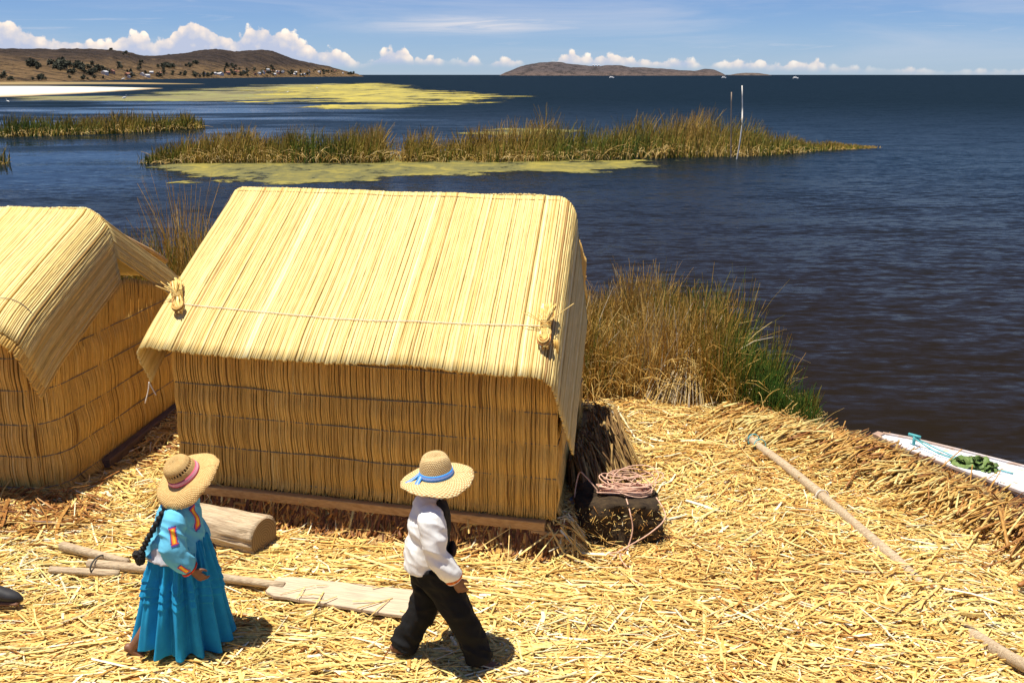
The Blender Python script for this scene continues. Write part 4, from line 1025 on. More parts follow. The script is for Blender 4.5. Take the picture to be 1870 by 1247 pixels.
def long_pole():
    O = np.array([3.05, 8.3, 0.]); root = empty("wooden_pole", tuple(O), "long weathered pole half buried in straw, pointing from the shore to the lower right corner", "pole")
    a = np.array([2.64, 10.45, .09]); m = np.array([3.23, 7.60, .06]); c = np.array([3.54, 5.55, .24])
    pts = smooth_path([a, (a + m) / 2 + [0.02, 0, .01], m, (m + c) / 2 + [0, 0, -.14], c], 28)
    g = np.random.default_rng(8); n = 16; th = np.arange(n) / n * 2 * np.pi
    V, Q, T, st, al = tubes(pts[None], (.051 + .007 * vnoise(np.arange(28) * .6, 0, seed=4))[None], n)
    V = V - O; V += .006 * np.stack([fbm(V[:, 0] * 9, V[:, 1] * 2, V[:, 2] * 9, seed=i) for i in range(3)], -1)
    link("pole", make_mesh("pole", V, Q, T), WOOD, root)
    dv = (m - a) / np.linalg.norm(m - a)
    for f, mt in ((.035, TEAL), (.09, TEAL), (.56, WHITECORD)):
        G = Geo(); G.add(*one_tube(cord_ring(a + (m - a) * f - O + [0.01, 0, .012], dv + [0, 0, .3], .068, .005), .006, 5)); link("cord_ring", G.mesh("cord_ring"), mt, root)
    litter("loose_straw", 330, (3.0, 3.75, 6.1, 7.75), "straw heaped over the buried middle of the long pole", LITTER, 89, .22, .02, lambda x, y, g: g.normal(.3, .6, len(x)), .09, lambda x, y: .66 + 0 * x, .18)
long_pole()

def stake():
    V, Q, T = rough_cyl((.93, 11.0, -.1), (.98, 10.98, .30), .035, .03, 10, 6, .15, 9, (0, 0, 0))
    tag(link("stake", make_mesh("stake", V, Q, T), DARKWOOD), "short dark wooden stake standing behind the reed heap", "stake")
stake()

# dark root block with a rope coil on top
def peat():
    g = np.random.default_rng(12); n = 60; k = 18
    th = np.arange(n) / n * 2 * np.pi
    c = np.array([.94, 8.26]); V = []
    for f in np.linspace(0, 1, k):
        sup = (np.abs(np.cos(th)) ** 7 + np.abs(np.sin(th)) ** 7) ** (-1 / 7)
        r = sup * (.335 - .03 * f) * (1 + .13 * fbm(np.cos(th) * 2.2, np.sin(th) * 2.2, f * 2.5, seed=14, o=4))
        V.append(np.stack([c[0] + r * np.cos(th) * 1.15, c[1] + r * np.sin(th) * .95, np.full(n, -.04 + .42 * f) + .03 * vnoise(np.cos(th) * 2, np.sin(th) * 2, f, seed=2)], -1))
    rr = .55; last = V[-1]; cc = last.mean(0)
    for s in (.7, .35): V.append(cc + (last - cc) * s + [0, 0, .015])
    k2 = len(V); V = np.concatenate(V); i = np.arange(k2 * n).reshape(k2, n); nx = np.roll(i, -1, 1)
    Q = np.stack([i[:-1], nx[:-1], nx[1:], i[1:]], -1).reshape(-1, 4); T = np.stack([i[-1], nx[-1], np.full(n, k2 * n)], -1)
    V = V + .022 * np.stack([fbm(V[:, 0] * 9, V[:, 1] * 9, V[:, 2] * 9, seed=20 + i_, o=4) for i_ in range(3)], -1)
    V = np.vstack([V, cc + [0, 0, .02]])
    root = empty("root_block", (c[0], c[1], 0), "dark block of matted reed roots by the large hut's right corner", "root block")
    o = link("block", make_mesh("block", V - [c[0], c[1], 0], Q, T), PEAT, root)
    # fine roots and straw bits sticking out of it
    m = 900; j = g.integers(0, 17 * n, m); b = V[j] - [c[0], c[1], 0]; dirn = b * [1, 1, .15]; dirn /= np.linalg.norm(dirn, axis=1, keepdims=True) + 1e-9
    L = g.uniform(.015, .06, m)[:, None, None]; t = np.linspace(0, 1, 4)[None, :, None]
    sd = g.normal(0, 1, (m, 3)); P = b[:, None] + g.normal(0, .02, (m, 1, 3)) + dirn[:, None] * .012 + (sd[:, None] * L * (t - .5)) * .6 + dirn[:, None] * L * t * .3
    tag(link("rootlets", strand_mesh("rootlets", P, .0026 * np.ones((m, 4)), g.random(m), 3), LITTER, root), kind='stuff')
    # rope coil
    rc = empty("rope_coil", (c[0] + .04, c[1] + .02, .40), "untidy pink rope coil on top of the dark root block", "rope")
    P = []
    for q in range(15):
        th2 = np.linspace(0, 2 * np.pi, 22); a_, b_ = g.uniform(.17, .25), g.uniform(.035, .07)
        P.append(np.stack([np.cos(th2) * a_ + g.normal(.02, .012), np.sin(th2) * b_ - .06 + g.normal(0, .02), .03 + g.uniform(-.02, .045) + .012 * np.sin(th2 * 2 + q)], -1))
    for q in range(9):
        th2 = np.linspace(0, 2 * np.pi, 22); a_, b_ = g.uniform(.10, .24), g.uniform(.10, .24)
        P.append(np.stack([np.cos(th2) * a_ + g.normal(.08, .08), np.sin(th2) * b_ + g.uniform(.05, .22), .06 + .05 * np.sin(th2 + g.uniform(0, 6)) + g.uniform(-.03, .03)], -1))
    P = np.array(P); link("coils", strand_mesh("coils", P, .0052 * np.ones((len(P), 22)), g.random(len(P)), 6), PINK, rc)
    z0 = -.40
    for pts in ([(.02, -.22, .02), (.04, -.36, -.05), (.06, -.40, -.2), (.0, -.46, -.37), (-.06, -.56, -.34), (-.06, -.68, -.335), (-.03, -.8, -.33)],
                [(.30, -.10, -.02), (.36, -.28, -.12), (.22, -.39, -.22), (.02, -.45, -.32), (-.08, -.52, -.34), (-.16, -.56, -.33), (-.1, -.62, -.33)],
                [(-.2, -.05, 0), (-.32, -.02, .14), (-.38, .02, .16), (-.42, -.05, -.02), (-.40, -.1, -.06)]):
        G = Geo(); G.add(*one_tube(smooth_path(pts, 30), .006, 6)); link("rope_end", G.mesh("rope_end"), PINK, rc)
peat()

def plastic_bag():
    n = 14; g = np.random.default_rng(3); th = np.linspace(0, 2 * np.pi, n, endpoint=False); V = []
    for f, r in ((0, .03), (.25, .09), (.55, .10), (.8, .05), (1, .07)):
        V.append(np.stack([np.cos(th) * r, np.sin(th) * r * .7, np.full(n, f * .2)], -1) + g.normal(0, .014, (n, 3)))
    V = np.concatenate(V); i = np.arange(5 * n).reshape(5, n); nx = np.roll(i, -1, 1); Q = np.stack([i[:-1], nx[:-1], nx[1:], i[1:]], -1).reshape(-1, 4)
    V = np.vstack([V, V[:n].mean(0)]); T = np.stack([nx[0], i[0], np.full(n, 5 * n)], -1)
    o = link("plastic_bag", make_mesh("plastic_bag", V, Q, T, smooth=False), plain_mat("blue_plastic_mat", (.25, .36, .62), .3, spec=.5), None, (.52, 8.33, .13)); o.rotation_euler = (.4, .3, .2)
    tag(o, "crumpled bluish plastic bag between the hut corner and the root block", "plastic bag")
plastic_bag()

# dark object poking into the frame at the lower left: a shoe
def shoe():
    O = np.array([-3.93, 6.90, .05]); root = empty("shoe", tuple(O), "dark grey shoe-like object poking in at the left edge, on the straw", "shoe")
    k = 9; n = 16; th = np.arange(n) / n * 2 * np.pi; V = []
    for f, w, hh in zip(np.linspace(-.16, .13, k), [.03, .042, .046, .045, .045, .047, .045, .036, .012], [.05, .06, .062, .055, .05, .042, .035, .028, .014]):
        V.append(np.stack([np.full(n, f), np.cos(th) * w, hh + np.sin(th) * hh], -1))
    V = np.concatenate(V); i = np.arange(k * n).reshape(k, n); nx = np.roll(i, -1, 1); Q = np.stack([i[:-1], i[1:], nx[1:], nx[:-1]], -1).reshape(-1, 4)
    V = np.vstack([V, V[:n].mean(0), V[-n:].mean(0)]); T = np.concatenate([np.stack([i[0], nx[0], np.full(n, k * n)], -1), np.stack([nx[-1], i[-1], np.full(n, k * n + 1)], -1)])
    link("upper", make_mesh("upper", V * [1, 1, 1] + [0, 0, .03], Q, T), plain_mat("dark_shoe_mat", (.03, .03, .034), .6), root)
    V, Q = box((-.02, 0, .025), (.27, .085, .025)); o = link("sole", make_mesh("sole", V, Q, smooth=False), plain_mat("shoe_sole_mat", (.20, .10, .06), .7), root)
    b = o.modifiers.new("bevel", 'BEVEL'); b.width = .01
    root.rotation_euler = (0, 0, -.05); root.scale = (1.25, 1.25, 1.25)
shoe()

# ------------------------------------------------------------------ moored boat
BOATP, Tb, bb, _ = new_mat("boat_paint_mat")
tb = Tb.node('ShaderNodeTexCoord'); nb = Tb.noise(Tb.mapping(tb.outputs['Object'], scale=(3, 9, 4)), 1.6, 6, .68, .4).outputs['Fac']
Tb.l.new(Tb.mix(Tb.rng(nb, .50, .60), (.66, .72, .82, 1), (.55, .42, .30, 1)), bb.inputs['Base Color']); bb.inputs['Roughness'].default_value = .55
def boat():
    tip = np.array([4.27, 10.88]); dr = np.array([.66, -.751]); sd = np.array([dr[1], -dr[0]])  # sd towards the island
    rz = math.atan2(dr[1], dr[0]); root = empty("rowing_boat", (tip[0], tip[1], WATER_Z), "pale blue and white wooden boat bow moored behind the right shore", "boat", rz=rz)
    k = 16; f = np.linspace(0, 1, k); L = 3.9; hw = .06 + .50 * f ** .62; zt = .36 - .06 * np.sin(f * np.pi * .5)
    # local: x aft, y left; deck, hull sides, gunwale rails
    V = []; Q = []
    for j in range(k):
        x = f[j] * L
        V += [(x, hw[j], zt[j]), (x, -hw[j], zt[j]), (x + .02, hw[j] * .72, -.08), (x + .02, -hw[j] * .72, -.08)]
    for j in range(k - 1):
        a, b = 4 * j, 4 * j + 4
        Q += [[a + 1, b + 1, b, a], [a, b, b + 2, a + 2], [a + 1, a + 3, b + 3, b + 1]]
    Q += [[0, 2, 3, 1], [4 * k - 4, 4 * k - 3, 4 * k - 1, 4 * k - 2]]
    link("hull", make_mesh("hull", V, Q, smooth=False), BOATP, root)
    for s in (1, -1):
        pts = np.stack([f * L, s * (hw + .004), zt + .012], -1)
        P = pts[None]; Vr, Qr, Tr, _, _ = tubes(P, np.full((1, k), .022), 4, flat=.8); link("gunwale", make_mesh("gunwale", Vr, Qr, Tr, smooth=False), plain_mat("gunwale_mat", (.42, .27, .18), .6, scale=4, col2=(.62, .62, .66)), root)
    for j in range(4):               # deck planks seams as raised boards
        y0, y1 = -1 + j * .5, -.5 + j * .5
        n0 = 3; xx = f[n0:]; top = []
        Vp = []
        for q in range(n0, k): Vp += [(f[q] * L, hw[q] * y0 * .95 + .004, zt[q] + .006), (f[q] * L, hw[q] * y1 * .95 - .004, zt[q] + .006), (f[q] * L, hw[q] * y0 * .95 + .004, zt[q] - .02), (f[q] * L, hw[q] * y1 * .95 - .004, zt[q] - .02)]
        Qp = []
        for q in range(k - n0 - 1):
            a, b = 4 * q, 4 * q + 4; Qp += [[a, b, b + 1, a + 1], [a, a + 2, b + 2, b], [a + 1, b + 1, b + 3, a + 3]]
        Qp += [[0, 1, 3, 2]]
        link("deck_plank", make_mesh("deck_plank", Vp, Qp, smooth=False), BOATP, root)
    V, Q = box((-.02, 0, .27), (.09, .13, .22)); link("stem_post", make_mesh("stem_post", V, Q, smooth=False), plain_mat("stem_mat", (.40, .27, .2), .7), root)
    G = Geo(); G.add(*one_tube([(.40, .02, .36), (.40, .02, .46)], .018, 8)); G.add(*one_tube([(.33, .02, .465), (.47, .02, .465)], .017, 8)); link("cleat", G.mesh("cleat"), TEAL, root)
    for pts in ([(.42, .02, .44), (.7, .03, .375), (1.0, -.02, .36), (1.5, .03, .345)], [(.42, .0, .44), (.75, -.08, .375), (1.1, -.05, .36)]):
        G = Geo(); G.add(*one_tube(smooth_path(pts, 20), .008, 5)); link("mooring_line", G.mesh("mooring_line"), TEAL, root)
    return root
boat()
def leaves():
    g = np.random.default_rng(31); c = np.array([4.95, 9.99, -.09]); root = empty("leaf_heap", tuple(c), "heap of wilted green leaves on the boat deck", "leaves"); root.scale = (.78, .78, .78)
    lm = [plain_mat("leaf_mat", (.17, .25, .07), .6, col2=(.09, .15, .04)), plain_mat("pale_leaf_mat", (.28, .33, .10), .6, col2=(.18, .22, .07)), plain_mat("dry_leaf_mat", (.12, .10, .035), .7)]
    ms = []
    for v in range(4):
        a, b = np.meshgrid(np.linspace(-1, 1, 9), np.linspace(-1, 1, 7), indexing='ij')
        wd = np.sqrt(np.clip(1 - a ** 2, 0.01, 1)) * .6
        V = np.stack([a * .11, b * wd * .10, .03 * (1 - a ** 2) + .03 * b ** 2 * g.uniform(-1, 1) + .018 * fbm(a * 2, b * 2, v, seed=v)], -1)
        V2 = V.copy().reshape(-1, 3); V2[:, 2] -= .004; Q = grid_quads(9, 7)
        ms.append(make_mesh("leaf", np.vstack([V.reshape(-1, 3), V2]), np.vstack([Q, Q[:, ::-1] + 63])))
    for i in range(30):
        me = ms[i % 4].copy(); me.materials.append(lm[0] if i % 5 else lm[1] if i % 2 else lm[2])
        s = g.random() ** .7; a = g.uniform(0, 6.28)
        o = link("leaf", me, None, root, (math.cos(a) * .22 * s + .02, math.sin(a) * .12 * s - math.cos(a) * .1 * s, .04 + .10 * (1 - s) * g.uniform(.4, 1.1)))
        o.rotation_euler = (g.normal(0, .45), g.normal(0, .45), g.uniform(0, 6.28)); k = g.uniform(.8, 1.3); o.scale = (k, k, k)
leaves()

# ------------------------------------------------------------------ people
def loft(G, pts, rad, ref=(1, 0, 0), n=18, sub=4, power=2.0, bulge=True):
    """closed tube through pts with elliptical sections rad = (a along ref, b across)"""
    k = len(pts); m = (k - 1) * sub + 1
    rad = [(r, r) if np.isscalar(r) else r for r in rad]
    P = smooth_path(pts, m); Rr = np.clip(smooth_path(rad, m), .002, None)
    tan = np.gradient(P, axis=0); tan /= np.linalg.norm(tan, axis=1, keepdims=True) + 1e-9
    ref = np.broadcast_to(np.asarray(ref, float), P.shape)
    a = ref - tan * (ref * tan).sum(1, keepdims=True); a /= np.linalg.norm(a, axis=1, keepdims=True) + 1e-9
    b = np.cross(tan, a); th = np.arange(n) / n * 2 * np.pi
    ca = np.sign(np.cos(th)) * np.abs(np.cos(th)) ** (2 / power); sa = np.sign(np.sin(th)) * np.abs(np.sin(th)) ** (2 / power)
    V = P[:, None] + Rr[:, 0, None, None] * ca[None, :, None] * a[:, None] + Rr[:, 1, None, None] * sa[None, :, None] * b[:, None]
    i = np.arange(m * n).reshape(m, n); nx = np.roll(i, -1, 1)
    Q = np.stack([i[:-1], nx[:-1], nx[1:], i[1:]], -1).reshape(-1, 4)
    e0 = P[0] - tan[0] * Rr[0].mean() * (.5 if bulge else 0); e1 = P[-1] + tan[-1] * Rr[-1].mean() * (.5 if bulge else 0)
    V = np.vstack([V.reshape(-1, 3), e0, e1])
    T = np.concatenate([np.stack([nx[0], i[0], np.full(n, m * n)], -1), np.stack([i[-1], nx[-1], np.full(n, m * n + 1)], -1)])
    G.add(V, Q, T)

def ball(G, c, r, n=16, M=None):
    th = np.linspace(0, np.pi, n // 2 + 1)[1:-1]; ph = np.arange(n) / n * 2 * np.pi
    V = np.stack([np.outer(np.sin(th), np.cos(ph)), np.outer(np.sin(th), np.sin(ph)), np.outer(np.cos(th), np.ones(n))], -1).reshape(-1, 3)
    V = np.vstack([V, [0, 0, 1], [0, 0, -1]]) * np.asarray(r, float)
    if M is not None: V = V @ np.asarray(M).T
    k = len(th); i = np.arange(k * n).reshape(k, n); nx = np.roll(i, -1, 1)
    Q = np.stack([i[:-1], i[1:], nx[1:], nx[:-1]], -1).reshape(-1, 4)
    T = np.concatenate([np.stack([i[0], nx[0], np.full(n, k * n)], -1), np.stack([nx[-1], i[-1], np.full(n, k * n + 1)], -1)])
    G.add(V + np.asarray(c, float), Q, T)

def remeshed(G, voxel, smooth=6, fac=.5):
    """fuse the pieces into one continuous skin; returns V, Q, T, N"""
    o = bpy.data.objects.new("tmp", G.mesh("tmp")); sc.collection.objects.link(o)
    m = o.modifiers.new("r", 'REMESH'); m.mode = 'VOXEL'; m.voxel_size = voxel
    s = o.modifiers.new("s", 'SMOOTH'); s.iterations = smooth; s.factor = fac
    bpy.context.view_layer.update(); dg = bpy.context.evaluated_depsgraph_get()
    ev = o.evaluated_get(dg); me = ev.to_mesh()
    n = len(me.vertices); V = np.empty(n * 3); me.vertices.foreach_get('co', V); N = np.empty(n * 3); me.vertices.foreach_get('normal', N)
    Q = np.array([p.vertices[:] for p in me.polygons if len(p.vertices) == 4], int).reshape(-1, 4); T = np.array([p.vertices[:] for p in me.polygons if len(p.vertices) == 3], int).reshape(-1, 3)
    ev.to_mesh_clear(); tm = o.data; bpy.data.objects.remove(o); bpy.data.meshes.remove(tm)
    return V.reshape(-1, 3), Q, T, N.reshape(-1, 3)

def hand(G, wrist, fwd, palm, thumb, s=1.0, curl=.9):
    """palm + five curled fingers; fwd = along the fingers, palm = direction the palm faces, thumb = side of the thumb"""
    f = np.asarray(fwd, float); f /= np.linalg.norm(f); p = np.asarray(palm, float); p -= f * (p @ f); p /= np.linalg.norm(p); t = np.cross(f, p); t = t if t @ np.asarray(thumb) > 0 else -t
    w = np.asarray(wrist, float)
    loft(G, [w - f * .02 * s, w + f * .035 * s, w + f * .085 * s], [(.016 * s, .026 * s), (.017 * s, .038 * s), (.013 * s, .040 * s)], ref=p, n=12)
    for k, (off, L) in enumerate([(.030, .068), (.010, .078), (-.010, .072), (-.030, .056)]):
        b = w + (f * .078 + t * off) * s; pts = [b]; d = f.copy(); an = 0
        for q, seg in enumerate((.45, .32, .23)):
            an += curl * (.35, .55, .5)[q] * (1 + .06 * k); d = f * math.cos(an) + p * math.sin(an); pts.append(pts[-1] + d * L * seg * s)
        loft(G, pts, [.0095 * s, .009 * s, .0082 * s, .0065 * s], ref=t, n=8, sub=3)
    b = w + (f * .02 + t * .03) * s; loft(G, [b, b + (f * .028 + t * .024 + p * .012) * s, b + (f * .062 + t * .024 + p * .03) * s], [.0125 * s, .0105 * s, .0075 * s], ref=p, n=8, sub=3)

def foot(G, ankle, yaw, pitch, s=1.0):
    """bare foot: pitch > 0 lifts the heel"""
    f = np.array([math.cos(yaw) * math.cos(pitch), math.sin(yaw) * math.cos(pitch), -math.sin(pitch)]); u = np.array([math.cos(yaw) * math.sin(pitch), math.sin(yaw) * math.sin(pitch), math.cos(pitch)]); l = np.cross(u, f)
    a = np.asarray(ankle, float); h = a - u * .055 * s - f * .045 * s
    loft(G, [h, h + f * .05 * s + u * .012 * s, h + f * .12 * s + u * .004 * s, h + f * .19 * s - u * .008 * s], [(.030 * s, .030 * s), (.036 * s, .034 * s), (.026 * s, .042 * s), (.014 * s, .046 * s)], ref=u, n=14)
    loft(G, [a + u * .06 * s, a, h + f * .05 * s], [.036 * s, .036 * s, .034 * s], ref=f, n=12)
    for k, (o_, L, r) in enumerate([(.032, .048, .013), (.012, .045, .010), (-.006, .040, .0095), (-.023, .034, .009), (-.037, .027, .0085)]):
        b = h + f * .185 * s + l * o_ * s - u * .010 * s; loft(G, [b, b + f * L * .6 * s + u * .002, b + f * L * s - u * .004 * s], [r * s, r * s, r * .8 * s], ref=u, n=8, sub=2)

def head(G, c, fwd, s=1.0, pitch=0.0):
    f = np.asarray(fwd, float); f /= np.linalg.norm(f); up = np.array([0, 0, 1.]); f = f * math.cos(pitch) + up * math.sin(pitch); l = np.cross(up, f); l /= np.linalg.norm(l); u = np.cross(f, l)
    M = np.stack([f, l, u], 1); c = np.asarray(c, float); X = lambda x, y, z: c + M @ (np.array([x, y, z]) * s)
    ball(G, X(-.01, 0, .02), np.array([.098, .077, .10]) * s, 20, M)
    ball(G, X(.028, 0, -.045), np.array([.066, .058, .072]) * s, 16, M)
    ball(G, X(.066, 0, -.098), np.array([.024, .024, .018]) * s, 10, M)                       # chin
    loft(G, [X(.085, 0, .018), X(.104, 0, -.012), X(.117, 0, -.034), X(.098, 0, -.045)], [.009 * s, .011 * s, .016 * s, .011 * s], ref=l, n=10)
    for y in (-1, 1):
        ball(G, X(.086, y * .030, .022), np.array([.014, .024, .009]) * s, 10, M)              # brow
        ball(G, X(.078, y * .031, .003), np.array([.012, .014, .010]) * s, 10, M)              # eye
        ball(G, X(.065, y * .042, -.028), np.array([.022, .020, .020]) * s, 10, M)             # cheek
        ball(G, X(-.004, y * .079, -.008), np.array([.020, .010, .032]) * s, 10, M)            # ear
    ball(G, X(.092, 0, -.064), np.array([.013, .024, .006]) * s, 10, M); ball(G, X(.090, 0, -.075), np.array([.013, .021, .007]) * s, 10, M)
    loft(G, [X(-.02, 0, -.05), X(-.03, 0, -.12), X(-.045, 0, -.19)], [(.055 * s, .052 * s), (.052 * s, .052 * s), (.06 * s, .065 * s)], ref=f, n=14)

def cloth_mat(name, col, var=.12, rough=.85, weave=420, fold=None):
    m, T, b, out = new_mat(name)
    tc = T.node('ShaderNodeTexCoord'); n = T.noise(tc.outputs['Object'], 9, 4, .6).outputs['Fac']; w = T.noise(tc.outputs['Object'], weave, 2, .5).outputs['Fac']
    c = T.mix(T.rng(n, .3, .7), (*[x * (1 - var) for x in col], 1), (*[min(1, x * (1 + var)) for x in col], 1))
    T.l.new(c, b.inputs['Base Color']); b.inputs['Roughness'].default_value = rough; b.inputs['Specular IOR Level'].default_value = .2; b.inputs['Sheen Weight'].default_value = .0
    bp = T.node('ShaderNodeBump'); bp.inputs['Strength'].default_value = .15; bp.inputs['Distance'].default_value = .002; T.l.new(w, bp.inputs['Height']); T.l.new(bp.outputs[0], b.inputs['Normal'])
    return m

def hat_mat(name, light, dark, na, nv, contrast):
    m, T, b, out = new_mat(name)
    a = T.math('SINE', T.math('MULTIPLY', T.attr('wa'), na)); v = T.attr('wv')
    row = T.math('FLOOR', T.math('MULTIPLY', v, nv)); ph = T.math('MULTIPLY', row, math.pi)
    a = T.math('SINE', T.math('ADD', T.math('MULTIPLY', T.attr('wa'), na), ph)); bb_ = T.math('SINE', T.math('MULTIPLY', T.math('FRACT', T.math('MULTIPLY', v, nv)), math.pi))
    h = T.math('MULTIPLY', T.math('ADD', T.math('MULTIPLY', a, .5), .5), bb_)
    geo = T.node('ShaderNodeNewGeometry'); n = T.noise(geo.outputs['Position'], 60, 3, .6).outputs['Fac']
    f = T.math('ADD', T.math('MULTIPLY', h, contrast), T.math('MULTIPLY', T.math('SUBTRACT', n, .5), .9))
    T.l.new(T.mix(T.rng(f, 0, .75), (*dark, 1), (*light, 1)), b.inputs['Base Color']); b.inputs['Roughness'].default_value = .6; b.inputs['Specular IOR Level'].default_value = .25
    bp = T.node('ShaderNodeBump'); bp.inputs['Strength'].default_value = .7; bp.inputs['Distance'].default_value = .006; T.l.new(h, bp.inputs['Height']); T.l.new(bp.outputs[0], b.inputs['Normal'])
    return m

def ribbon_mat(name, base, edge, spot, n):
    m, T, b, out = new_mat(name)
    v = T.attr('wv'); a = T.attr('wa')
    e = T.math('GREATER_THAN', T.math('ABSOLUTE', T.math('SUBTRACT', v, .5)), .34)
    z = T.math('ABSOLUTE', T.math('SUBTRACT', T.math('FRACT', T.math('MULTIPLY', a, n)), .5))
    zz = T.math('LESS_THAN', T.math('ABSOLUTE', T.math('SUBTRACT', T.math('ADD', .3, T.math('MULTIPLY', z, .8)), v)), .09)
    c = T.mix(zz, (*base, 1), (*spot, 1)); c = T.mix(e, c, (*edge, 1)); T.l.new(c, b.inputs['Base Color']); b.inputs['Roughness'].default_value = .7
    return m

def lathe(profile, nseg, sub, fn=None, skip=None):
    pr = smooth_path(np.c_[np.asarray(profile, float), np.zeros(len(profile))], sub)[:, :2]
    ln = np.r_[0, np.cumsum(np.hypot(*np.diff(pr, axis=0).T))]
    th = np.arange(nseg) / nseg * 2 * np.pi
    V = np.stack([np.outer(pr[:, 0], np.cos(th)), np.outer(pr[:, 0], np.sin(th)), np.outer(pr[:, 1], np.ones(nseg))], -1)
    if fn: V = fn(V, th, ln)
    i = np.arange(len(pr) * nseg).reshape(len(pr), nseg); nx = np.roll(i, -1, 1)
    Q = np.stack([i[:-1], nx[:-1], nx[1:], i[1:]], -1)
    keep = np.ones(Q.shape[:2], bool)
    if skip: keep = skip(keep)
    return V.reshape(-1, 3), Q[keep], np.tile(th, len(pr)), np.repeat(ln, nseg), pr

def tilt_matrix(n, yaw=0.0):
    z = np.asarray(n, float); z /= np.linalg.norm(z); x = np.array([math.cos(yaw), math.sin(yaw), 0]); x -= z * (x @ z); x /= np.linalg.norm(x); return np.stack([x, np.cross(z, x), z], 1)

def hat(root, c, M, brim_r, crown_r, crown_h, mat, ribbon, droop, seed, holes=False, pinch=.0):
    prof = [(.004, crown_h), (crown_r * .45, crown_h * .985), (crown_r * .72, crown_h * .9), (crown_r * .86, crown_h * .7), (crown_r * .94, crown_h * .4), (crown_r, crown_h * .1), (crown_r * 1.05, .0),
            (crown_r * 1.3, -.008), (brim_r * .75, -.014), (brim_r * .93, -.022 - droop * .4), (brim_r, -.03 - droop)]
    def fn(V, th, ln):
        r = np.hypot(V[..., 0], V[..., 1]); k = np.clip((r - crown_r * 1.05) / (brim_r - crown_r), 0, 1) ** 1.4
        V[..., 2] += k * (.016 * np.sin(2 * th + seed) + .009 * np.sin(3 * th + 1 + seed) + .004 * np.sin(7 * th + seed))[None]
        top = V[..., 2] > crown_h * .55
        V[..., 2] -= np.where(top, pinch * np.exp(-(V[..., 1] / .03) ** 2) * np.clip((V[..., 2] - crown_h * .55) / (crown_h * .45), 0, 1), 0)
        jit = .0025 * vnoise(np.cos(th) * 25, np.sin(th) * 25, 0, seed=int(seed * 10) + 3)
        V[-2:, :, :2] *= (1 + 3 * jit / brim_r)[None, :, None]
        return V
    ns = 120
    def skip(k):
        if holes:
            k[13:15, ::4] = False; k[13:15, 1::4] = False
        return k
    V, Q, th, ln, pr = lathe(prof, ns, 44, fn, skip)
    o = link("hat", make_mesh("hat", V @ M.T, Q, attrs={'wa': th, 'wv': ln}), mat, root, tuple(c))
    s = o.modifiers.new("thick", 'SOLIDIFY'); s.thickness = .006; s.offset = -1
    # ribbon round the foot of the crown
    nb = 96; tb = np.arange(nb) / nb * 2 * np.pi; rows = []
    for f, dr in ((0, .012), (.33, .009), (.66, .007), (1, .006)): rows.append(np.stack([np.cos(tb) * (crown_r * (1.02 - .055 * f) + dr * .6 + .002), np.sin(tb) * (crown_r * (1.02 - .055 * f) + dr * .6 + .002), np.full(nb, .006 + .036 * f)], -1))
    Vb = np.concatenate(rows); i = np.arange(4 * nb).reshape(4, nb); nx = np.roll(i, -1, 1); Qb = np.stack([i[:-1], nx[:-1], nx[1:], i[1:]], -1).reshape(-1, 4)
    b = link("ribbon", make_mesh("ribbon", Vb @ M.T, Qb, attrs={'wa': np.tile(tb, 4), 'wv': np.repeat([0, .33, .66, 1], nb)}), ribbon, o); sb = b.modifiers.new("thick", 'SOLIDIFY'); sb.thickness = .002; sb.offset = 1
    return o

def cloth_obj(name, G, root, mat, voxel=.009, smooth=8, wr=.006, seed=1, stretch=(9, 9, 4), fold=.8):
    V, Q, T, N = remeshed(G, voxel, smooth)
    s = np.asarray(stretch, float); n = fbm(V[:, 0] * s[0], V[:, 1] * s[1], V[:, 2] * s[2], seed=seed, o=3)
    n2 = 1 - np.abs(vnoise(V[:, 0] * s[0] * 1.3 + V[:, 2] * 6, V[:, 1] * s[1] * 1.3, V[:, 2] * s[2] * 1.3, seed=seed + 5)) * 2
    n3 = 1 - np.abs(vnoise((V[:, 0] + V[:, 1]) * 9 + V[:, 2] * 14, (V[:, 0] - V[:, 1]) * 5, V[:, 2] * 5, seed=seed + 9)) * 2.4
    n4_ = 1 - np.abs(vnoise(V[:, 0] * 16 + V[:, 2] * 9, V[:, 1] * 16 - V[:, 2] * 12, V[:, 2] * 9, seed=seed + 12)) * 2
    V = V + N * (wr * (n * .6 + n2 * .7 + np.clip(n3, -1, 1) * fold + .3 * n4_))[:, None]
    o = link(name, make_mesh(name, V, Q, T), mat, root); return o, V, Q, T, N

def patch(parent, V, Q, N, c, ax, ay, hx, hy, nrm, name, mat, off=.004, dep=.14):
    """raised embroidered patch cut out of a garment's surface; carries px, py in -1..1"""
    c, ax, ay, nrm = [np.asarray(k, float) for k in (c, ax, ay, nrm)]; ax /= np.linalg.norm(ax); ay = ay - ax * (ay @ ax); ay /= np.linalg.norm(ay)
    d = V - c; x = d @ ax / hx; y = d @ ay / hy; ok = (np.abs(x) < 1.1) & (np.abs(y) < 1.1) & (N @ nrm > .25) & (np.abs(d @ np.cross(ax, ay)) < dep)
    q = Q[ok[Q].all(1)]
    if not len(q): return None
    lab = np.arange(len(V))
    for _ in range(200):
        mn = lab[q].min(1); old = lab.copy(); np.minimum.at(lab, q.ravel(), np.repeat(mn, 4))
        if (old == lab).all(): break
    ids, cnt = np.unique(lab[q[:, 0]], return_counts=True); q = q[lab[q[:, 0]] == ids[cnt.argmax()]]
    u = np.unique(q); rem = np.full(len(V), -1); rem[u] = np.arange(len(u))
    o = link(name, make_mesh(name, V[u] + N[u] * off, rem[q], attrs={'px': x[u], 'py': y[u]}), mat, parent); return o

